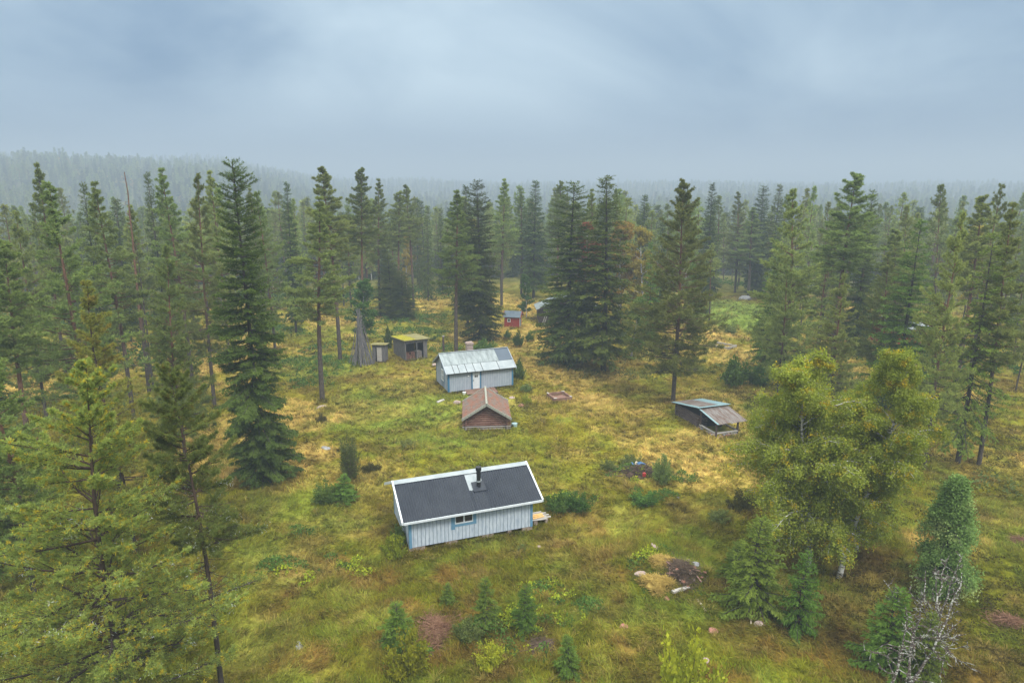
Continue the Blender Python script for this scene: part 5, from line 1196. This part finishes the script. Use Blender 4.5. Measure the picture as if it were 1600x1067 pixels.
# canopy of separate rusty sheets and the back roof edged with blue grey sheet
for i, (a, c) in enumerate(((-.12, .62), (.6, 1.22), (1.2, 1.82), (1.8, 2.42), (2.4, 3.0))):
    corr('canopy_sheet', a, c, -.42 + .08*math.sin(i*2.1), 1.42 + .012*(i % 2), 2.55, 1.93 + .012*(i % 2), M_RUST, HI, .155, .022)
MB().poly_prism([(-.2, -.45, 1.43), (-.03, -.45, 1.43), (-.03, 2.55, 1.96), (-.2, 2.55, 1.96)], (0, 0, .03)).build('canopy_edge', M_ZTEAL, HI)
MB().poly_prism([(-.3, 2.4, 2.06), (3.1, 2.4, 2.06), (3.1, 6.75, 1.28), (-.3, 6.75, 1.28)], (0, 0, -.05)).build('roof_deck', M_LOGDARK, HI)
MB().poly_prism([(-.35, 2.33, 2.085), (3.15, 2.33, 2.085), (3.15, 2.75, 2.02), (-.35, 2.75, 2.02)], (0, 0, .02)).poly_prism([(-.35, 2.76, 2.02), (.1, 2.76, 2.02), (.1, 6.8, 1.28), (-.35, 6.8, 1.28)], (0, 0, .02)).poly_prism([(2.1, 2.76, 2.02), (3.15, 2.76, 2.02), (3.15, 6.8, 1.28), (2.1, 6.8, 1.28)], (0, 0, .02)).build('roof_edge', M_ZTEAL, HI)
corr('roof_sheet', .1, 2.1, 6.8, 1.31, 2.76, 2.04, M_RUST, HI, .155, .018)
# --- half seen cottage in the trees on the right, well, etc.
x, y = G(1388, 540); HK = empty('cottage', x, y, None, R_(8), 'pale roofed cottage half hidden among the trees right of the meadow', 'cottage')
gable_body(4, 5.5, 0, 2.4, 3.6, 'x').build('wall', M_RED, HK)
for s in (-1, 1):
    ye, yr = (-.4, 1.995) if s < 0 else (4.4, 2.005)
    corr('roof_sheet', -.4, 5.9, ye, 2.25, yr, 3.75, M_ZINC, HK, .3, .015)
MB().box(2.4, 3.0, 1.0, 1.5, 2.8, 4.3).build('chimney', M_BRICK, HK)
# --- low frames
def frame(name, x, y, rz, lx, ly, h, m, m2, label, fill=None):
    o = empty(name, x, y, None, R_(rz), label, 'frame'); z = .0
    b = MB().box(0, lx, 0, .13, -.1, h, jit=.008).box(0, lx, ly-.13, ly, -.1, h, jit=.008).box(-.002, .13, .132, ly-.132, -.1, h, jit=.004).box(lx-.13, lx+.002, .132, ly-.132, -.1, h, jit=.004); b.build('side_boards', m, o)
    MB().box(-.03, .3, -.03, .16, h+.002, h+.035).box(lx-.3, lx+.03, ly-.16, ly+.03, h+.002, h+.035).box(-.03, .16, ly-.3, ly+.03, h+.002, h+.035).box(lx-.16, lx+.03, -.03, .3, h+.002, h+.035).build('corner_plates', m2, o)
    if fill: MB().box(.13, lx-.13, .13, ly-.13, -.1, h*.35).build('soil', fill, o)
    return o
frame('sand_frame', 4.35, 66.8, 19, 1.95, 2.1, .44, M_DECK, M_GREYPALE, 'square brown plank frame filled with soil right of the log barn', M_DECK)
frame('garden_frame', 29.2, 89.5, 42, 2.1, 3.1, .32, M_GREYPALE, M_GREYPALE, 'empty pale timber frame on the grass right of the biggest pine')

# --- loose things
def stone(px, py, r, label, m=None, sq=(1.2, 1, .6), name='stone'):
    x, y = G(px, py); b = MB().rock((0, 0, r*.02), r, sq, RND, 3); o = b.build(name, m or M_STONE, None); o.location = (x, y, h1(x, y)); o.rotation_euler[2] = RND.uniform(0, 6); tag(o, label, 'boulder' if r > .8 else 'stone'); return o
stone(1164, 466, 1.15, 'pale grey boulder at the far end of the green meadow', M_STONE_G, (1.3, 1, .7), 'boulder')
stone(504, 634, .55, 'pale pink stone at the foot of the slender bare stemmed pine', M_STONE)
stone(715, 629, .42, 'flat pinkish stone before the left end of the porch deck', M_STONE)
stone(800, 622, .30, 'pink stone left of the lime green bush', M_STONE)
stone(815, 631, .34, 'reddish stone just below the lime green bush', M_STONE_R)
stone(679, 572, .38, 'pinkish stone against the back left corner of the grey cabin', M_STONE)
stone(466, 1006, .26, 'lone whitish stone in the grass at the lower left', M_STONE_G, (1.8, .8, .5))
stone(974, 984, .22, 'small pink stone below the compost heap with straw', M_STONE_R)
stone(1113, 993, .24, 'brownish stone below the loose plank', M_STONE_R)
stone(1186, 983, .26, 'dark reddish stone right of the splintered stick', M_BRICK)
stone(1103, 1036, .2, 'small pale stone near the bottom edge by the yellow green sapling', M_STONE)
stone(1000, 907, .30, 'pink block at the left side of the straw heap', M_STONE, (1.4, .9, .6))
stone(1022, 865, .24, 'broken pink block above the straw heap', M_STONE, (1.5, .8, .5))
stone(841, 855, .16, 'small pale stone below the right end of the near cabin', M_STONE)
stone(1059, 779, .12, 'tiny white stone in the grass right of the light green bush', M_STONE_G)
stone(510, 706, .35, 'grey flat stone in straw grass left of the column juniper', M_STONE_G, (1.7, .9, .35))
def stick(p, q, w, label, name='plank', m=None, flat=.04, z=.05):
    x, y = G(*p); x2, y2 = G(*q); o = MB().beam((0, 0, z), (x2-x, y2-y, h1(x2, y2) - h1(x, y) + z), w, flat).build(name, m or M_PLANK); o.location = (x, y, h1(x, y)); tag(o, label, 'plank'); return o
stick((1089, 938), (1102, 964), .10, 'pale loose plank lying in the grass right of the compost heap')
stick((1171, 955), (1173, 980), .07, 'thin splintered pale stick before the largest young spruce')
stick((683, 629), (694, 627), .36, 'pale grey board lying left of the porch deck', m=M_GREYPALE, flat=.08)
stick((1280, 870), (1290, 845), .05, 'thin grey stick in the grass by the big birch', m=M_GREYPALE)
stick((232, 1002), (268, 962), .11, 'weathered grey log behind the corner pine', name='fallen_log', m=M_PLANK, flat=.1)
stick((0, 760), (60, 772), .10, 'grey fallen log near the left edge', name='fallen_log', m=M_GREYPALE, flat=.1)
# bucket and tub
x, y = G(725.5, 617); o = MB().tube((0, 0, 0), (0, 0, .33), .14, .19, n=14).build('bucket', M_PLASTICW); o.location = (x, y, h1(x, y)+.0); tag(o, 'white plastic bucket standing left of the porch deck', 'bucket')
x, y = G(804, 667); o = MB().tube((0, 0, 0), (0, 0, .36), .24, .27, n=16).build('tub', M_PALEBLUE); o.location = (x, y, h1(x, y)); tag(o, 'pale blue tub in the grass right of the red roofed barn', 'tub')
x, y = G(799.5, 667.5); o = MB().tube((0, 0, 0), (0, 0, .25), .18, .18, n=12).build('pot', M_BLACK); o.location = (x, y, h1(x, y)); tag(o, 'black pot beside the pale blue tub', 'pot')
# plank pile by the near cabin
x, y = G(834, 822); PP = empty('plank_pile', x, y, None, R_(20), 'small pile of split planks on blocks behind the right end of the near cabin', 'plank pile')
b = MB(); c = MB(); rr = random.Random(4)
for i in range(7): b.box(-.1 + rr.uniform(-.1, .1), 1.05 + rr.uniform(-.2, .2), i*.15 - .1, i*.15 + .03, .42 + rr.uniform(0, .03), .47 + rr.uniform(0, .03), Matrix.Rotation(rr.uniform(-.1, .1), 4, 'Z'))
for i in range(3): c.box(.0 + rr.uniform(-.1, .1), .8, i*.22, i*.22+.12, .50, .55, Matrix.Rotation(rr.uniform(-.15, .15), 4, 'Z'))
b.build('planks', M_GREYPALE, PP); c.build('fresh_planks', M_ORANGEWOOD, PP); MB().box(0, .25, -.05, .9, 0, .415).box(.8, 1.0, -.05, .9, 0, .415).build('blocks', M_BLOCK, PP)

def twig_heap(name, px, py, rx, ry, h, n, m, label, cat, seed, soil=None, ln=(.4, 1.3), rad=.014):
    rs = np.random.RandomState(seed); x, y = G(px, py); o = empty(name, x, y, None, 0, label, cat)
    a = rs.uniform(0, 6.28, n); r = np.abs(rs.normal(0, .55, n))*(1 + .35*np.sin(a*3 + seed)); P = np.stack([rx*r*np.cos(a), ry*r*np.sin(a), h*np.maximum(1 - r*r, .08)*rs.uniform(.3, 1.05, n)], 1)
    b = rs.uniform(0, 6.28, n); l = rs.uniform(*ln, n)*.5; D = np.stack([np.cos(b), np.sin(b), rs.normal(0, .18, n)], 1)*l[:, None]
    pt = np.stack([P - D, P + rs.normal(0, .05, P.shape), P + D], 1); pt[:, :, 2] = np.maximum(pt[:, :, 2], .02)
    v, q = tubes(pt, np.full((n, 1), rad)*np.array([[1, .8, .4]]), 3); link('twigs', mesh_np('twigs', v, quads=q, mats=[m]), o)
    if soil:
        b = MB(); rr = random.Random(seed)
        for i in range(26): 
            a = rr.uniform(0, 6.28); q = rr.uniform(0, .85); b.rock((rx*q*math.cos(a), ry*q*math.sin(a), h*.35*(1-q)), rr.uniform(.16, .36), (1.1, 1.1, .7), rr, 3)
        b.build('soil', soil, o, smooth=True)
    return o
twig_heap('brush_heap', 683, 985, .95, 1.8, .3, 1100, M_BRUSH, 'reddish brown heap of dead spruce twigs between the young spruces', 'brush heap', 1)
twig_heap('brush_heap', 845, 1010, .6, .9, .25, 350, M_TWIG, 'dark brown heap of twigs and stumps under the rightmost young spruce', 'brush heap', 2, M_SOIL)
o = twig_heap('junk_heap', 998, 742, 1.9, 1.3, .55, 1100, M_TWIG, 'dark twig heap with a blue tarp, a pale plank and a red can on it', 'brush heap', 3, M_SOIL)
x, y = G(998, 738); z = h1(x, y)
me = []
rs_ = np.random.RandomState(5); gx, gy = np.meshgrid(np.linspace(-.55, .55, 12), np.linspace(-.22, .22, 7)); gz_ = .52 + .12*fbm(gx*3, gy*3, 8, 3) + .06*np.sin(gx*9)
vv = np.stack([gx, gy, gz_], -1).reshape(-1, 3); ii = np.arange(84).reshape(7, 12); qq = np.stack([ii[:-1, :-1], ii[:-1, 1:], ii[1:, 1:], ii[1:, :-1]], -1).reshape(-1, 4)
t_ = link('tarp', mesh_np('tarp', vv, quads=qq, mats=[M_TARP], smooth=True)); t_.location = (x-.05, y, z); t_.rotation_euler[2] = .12; md = t_.modifiers.new('thickness', 'SOLIDIFY'); md.thickness = .02
tag(t_, 'crumpled blue tarp on top of the dark twig heap', 'tarp')
o = MB().beam((0, 0, .62), (-.35, -.85, .35), .13, .04).build('plank', M_PLANK); x, y = G(994, 736); o.location = (x, y, z); tag(o, 'short pale plank leaning on the dark twig heap by the blue tarp', 'plank')
x, y = G(1006, 752); o = MB().tube((0, 0, 0), (0, 0, .24), .13, n=12).tube((0, 0, .24), (0, 0, .31), .09, .04, n=12).build('can', M_REDP); o.location = (x, y, z+.25); tag(o, 'small red can at the front of the dark twig heap', 'can')
# compost heap with straw, soil, stones and planks
CH = twig_heap('compost_heap', 1062, 905, 1.15, 1.35, .75, 800, M_TWIG, 'dark soil heap with rubble and a plank right of the yellow straw', 'compost heap', 6, M_SOIL)
x, y = G(1062, 905); rr = random.Random(44); rb = [MB(), MB(), MB()]
for i in range(60):
    a = rr.uniform(0, 6.28); q = abs(rr.gauss(0, .55)); rb[i % 3].rock((1.15*q*math.cos(a), 1.35*q*math.sin(a), max(.05, .62*(1 - q*q))), rr.uniform(.05, .13), (1.2, 1, .8), rr, 2)
for b_, m_b in zip(rb, (M_STONE, M_STONE_R, M_SOIL)): b_.build('rubble', m_b, CH)
b = MB()
for i in range(9): a = rr.uniform(0, 6.28); px_, py_ = rr.uniform(-.8, .8), rr.uniform(-.9, .9); b.beam((px_, py_, .5), (px_ + .45*math.cos(a), py_ + .45*math.sin(a), .38), .07, .03)
b.build('board_scraps', M_DECK, CH)
def straw_heap(px, py, rx, ry, h, label, seed):
    rs = np.random.RandomState(seed); x, y = G(px, py); o = empty('straw_heap', x, y, None, 0, label, 'straw heap')
    b = MB(); rr = random.Random(seed)
    for i in range(9): a = rr.uniform(0, 6.28); q = rr.uniform(0, .6); b.rock((rx*q*math.cos(a), ry*q*math.sin(a), h*.25), rr.uniform(.35, .5)*h*1.5, (1.3, 1.3, .75), rr, 3)
    b.build('heap', M_STRAWM, o, smooth=True)
    n = 1500; r = np.sqrt(rs.uniform(0, 1, n)); a = rs.uniform(0, 6.28, n); wob = 1 + .2*np.sin(a*3 + seed)
    r = r*rs.uniform(.75, 1.3, n); P = np.stack([rx*r*np.cos(a)*wob + .25*rx*np.sin(a*2), ry*r*np.sin(a)*wob, h*np.sqrt(np.maximum(1 - r*r, 0))*rs.uniform(.75, 1.05, n)], 1); b = rs.uniform(0, 6.28, n); l = rs.uniform(.1, .3, n); D = np.stack([np.cos(b), np.sin(b), rs.normal(0, .25, n) - .25*r], 1)*l[:, None]
    v, q = tubes(np.stack([P - D, P + D*.1, P + D], 1), np.full((n, 1), .012)*np.array([[1, 1, .5]]), 3); link('straws', mesh_np('straws', v, quads=q, mats=[M_STRAWM]), o)
straw_heap(1026, 925, .75, .75, .42, 'bright yellow mound of cut straw at the lower left of the compost', 1)
straw_heap(1035, 893, .60, .6, .36, 'duller yellow mound of cut straw above the bright one', 2)
x, y = G(1062, 905); hz_ = h1(x, y)
for i, (px, py, r, m, lb) in enumerate(((1082, 893, .2, M_STONE_R, 'red stone at the right edge of the soil heap, upper one'), (1083, 910, .19, M_STONE, 'pink stone at the right edge of the soil heap, lower one'), (1087, 887, .22, M_STONE_G, 'pale upright stone right of the soil heap'),
        (1022, 881, .18, M_STONE, 'round pink stone on the duller straw mound'), (1055, 886, .16, M_STONE_R, 'dark red stone on top of the soil heap'), (1075, 880, .13, M_STONE, 'small pink stone at the upper right of the soil heap'), (1040, 940, .2, M_STONE_R, 'orange brown stone below the bright straw mound'))):
    o = stone(px, py, r, lb, m); 
stick((1050, 934), (1076, 924), .20, 'thick weathered grey beam below the soil heap', name='beam', m=M_GREYPALE, flat=.12, z=.12)
x, y = G(1055, 905); o = MB().beam((-.45, .45, .62), (.25, -.35, .45), .14, .04).build('plank', M_DECK); o.location = (x, y, hz_); tag(o, 'short rusty brown board lying on the dark soil heap', 'plank')
twig_heap('brush_heap', 1575, 975, .9, .7, .35, 350, M_BRUSH, 'reddish twig heap in the lower right corner beyond the dead birch', 'brush heap', 9)
twig_heap('brush_heap', 1598, 850, .8, .8, .4, 300, M_BRUSH, 'orange brown brushwood at the right edge', 'brush heap', 10)

# --- dead trees
def dead_tree(name, x, y, H, seed, m, label, stems=1, R=1.5, lean=0, limbs=10, r0=.07, subs=6, tips=True, zlo=.25, twig=.012):
    rs = np.random.RandomState(seed); o = empty(name, x, y, h1(x, y)-.05, 0, label, 'dead tree'); parts = []; tw = []
    for s in range(stems):
        a = rs.uniform(0, 6.28); h = H*(1 if s == 0 else rs.uniform(.55, .95)); path = trunk_path(h, rs, .18, 12); tz = np.linspace(0, 1, 12)
        ll = (lean if s == 0 else rs.uniform(.3, .55)*h); path[:, 0] += math.cos(a)*ll*tz; path[:, 1] += math.sin(a)*ll*tz*.6; path[:, :2] += rs.normal(0, .035, (12, 2))*(tz[:, None] > 0)
        parts.append(tubes(path[None], (r0*(1-tz*.82))[None], 7))
        for k in range(limbs):
            zf = rs.uniform(zlo, .97); p = along(path, np.array([zf*h]), h)[0]; b = rs.uniform(0, 6.28); L_ = R*(1.1-zf)*rs.uniform(.5, 1.2) + .15; pts = [p]; d = np.array([math.cos(b), math.sin(b), rs.uniform(.1, .9)])
            for q in range(5): d = unit(d + rs.normal(0, .35, 3)); pts.append(pts[-1] + d*L_/5)
            pts = np.array(pts); tw.append(tubes(pts[None], (np.linspace(1, .35, 6)*(.012 + .014*L_))[None], 5))
            for j in range(subs):
                f = rs.randint(1, 6); d2 = unit(d + rs.normal(0, .9, 3)); l2 = L_*rs.uniform(.12, .4); e = [pts[f]]
                for q in range(3): d2 = unit(d2 + rs.normal(0, .4, 3)); e.append(e[-1] + d2*l2/3)
                tw.append(tubes(np.array(e)[None], (np.linspace(1, .5, 4)*twig)[None], 4))
    v, q = merge(parts); link('trunk', mesh_np(name, v, quads=q, mats=[m[0]], smooth=True), o); v, q = merge(tw); link('branches', mesh_np(name, v, quads=q, mats=[m[1]], smooth=True), o)
    return o
M_LICH = bark_mat('pale_lichen_crust', (.27, .27, .235), (.25, .25, .22), 3, 9, spots=(.07, .05, .045), s0=.44)
Yd = 25.6; 
def at_base(px, Y): d = ray(px, 1060); return d[0]*Y/d[1]
for px, ty, Yq, sd_, st_, lb in ((1420, 885, 26.2, 3, 2, 'tallest lichen crusted dead birch at the bottom right'), (1448, 862, 27.4, 4, 4, 'forked lichen crusted dead birch right of the tallest one'), (1395, 950, 25.4, 5, 1, 'low crooked dead stem left of the lichened birches')):
    x = at_base(px, Yq); H = TOP(px, ty, Yq)[1] - h1(x, Yq); dead_tree('dead_birch', x, Yq, H, sd_, (M_DEADWOOD, M_LICH), lb, stems=st_, R=1.7, limbs=15, r0=.075, subs=6, lean=.5, twig=.022)
x, zt = TOP(1478, 890, 29.2); dead_tree('dead_birch', x, 29.2, zt - h1(x, 29.2), 6, (M_DEADWOOD, M_LICH), 'thin dead birch stem standing before the bluish spruce', R=.8, limbs=12, r0=.06, twig=.016)
for tx, ty, Yq, lb in ((190, 268, 70, 'dead bare red stemmed pine rising above the far left forest'),):
    x, zt = TOP(tx, ty, Yq); dead_tree('dead_pine', x, Yq, zt - h1(x, Yq), 7, (BP, BP), lb, R=1.6, limbs=16, r0=.2, subs=4, zlo=.6, twig=.02)

k = 0
for i in range(400):
    y = rf.uniform(62, 128); x = rf.uniform(-.72, .72)*y
    if inside(x, y, CW) or not ok_spot(x, y, 3.0): continue
    k += 1; side = 'left of the clearing' if x < -.3*y else 'behind the clearing' if x < .3*y else 'right of the meadow'
    lb = 'grey dead snag with bare twigs standing in the forest ' + side; o = dead_tree('dead_pine', x, y, rf.uniform(9, 17), 100+k, (M_BARK_SPRUCE, M_BARK_SPRUCE), lb, R=1.5, limbs=16, r0=.13, subs=3, zlo=.3, twig=.018); o['group'] = 'snags: ' + lb
    if k >= 12: break
# ------------------------------------------------------------ the misty air
SIG = 0.0013
hm = bpy.data.materials.new('mist'); hm.use_nodes = True; t = hm.node_tree; t.nodes.clear(); o = t.nodes.new('ShaderNodeOutputMaterial'); v = t.nodes.new('ShaderNodeVolumePrincipled')
v.inputs['Density'].default_value = SIG; v.inputs['Color'].default_value = (.38, .45, .55, 1); v.inputs['Anisotropy'].default_value = 0.0
t.links.new(v.outputs[0], o.inputs['Volume'])
hz_o = MB().box(-3810, 3810, -70, 4210, float(Z.min()) - 1, 88).build('haze', hm); tag(hz_o, 'thin grey blue mist hanging over the forest', 'mist', kind='stuff')
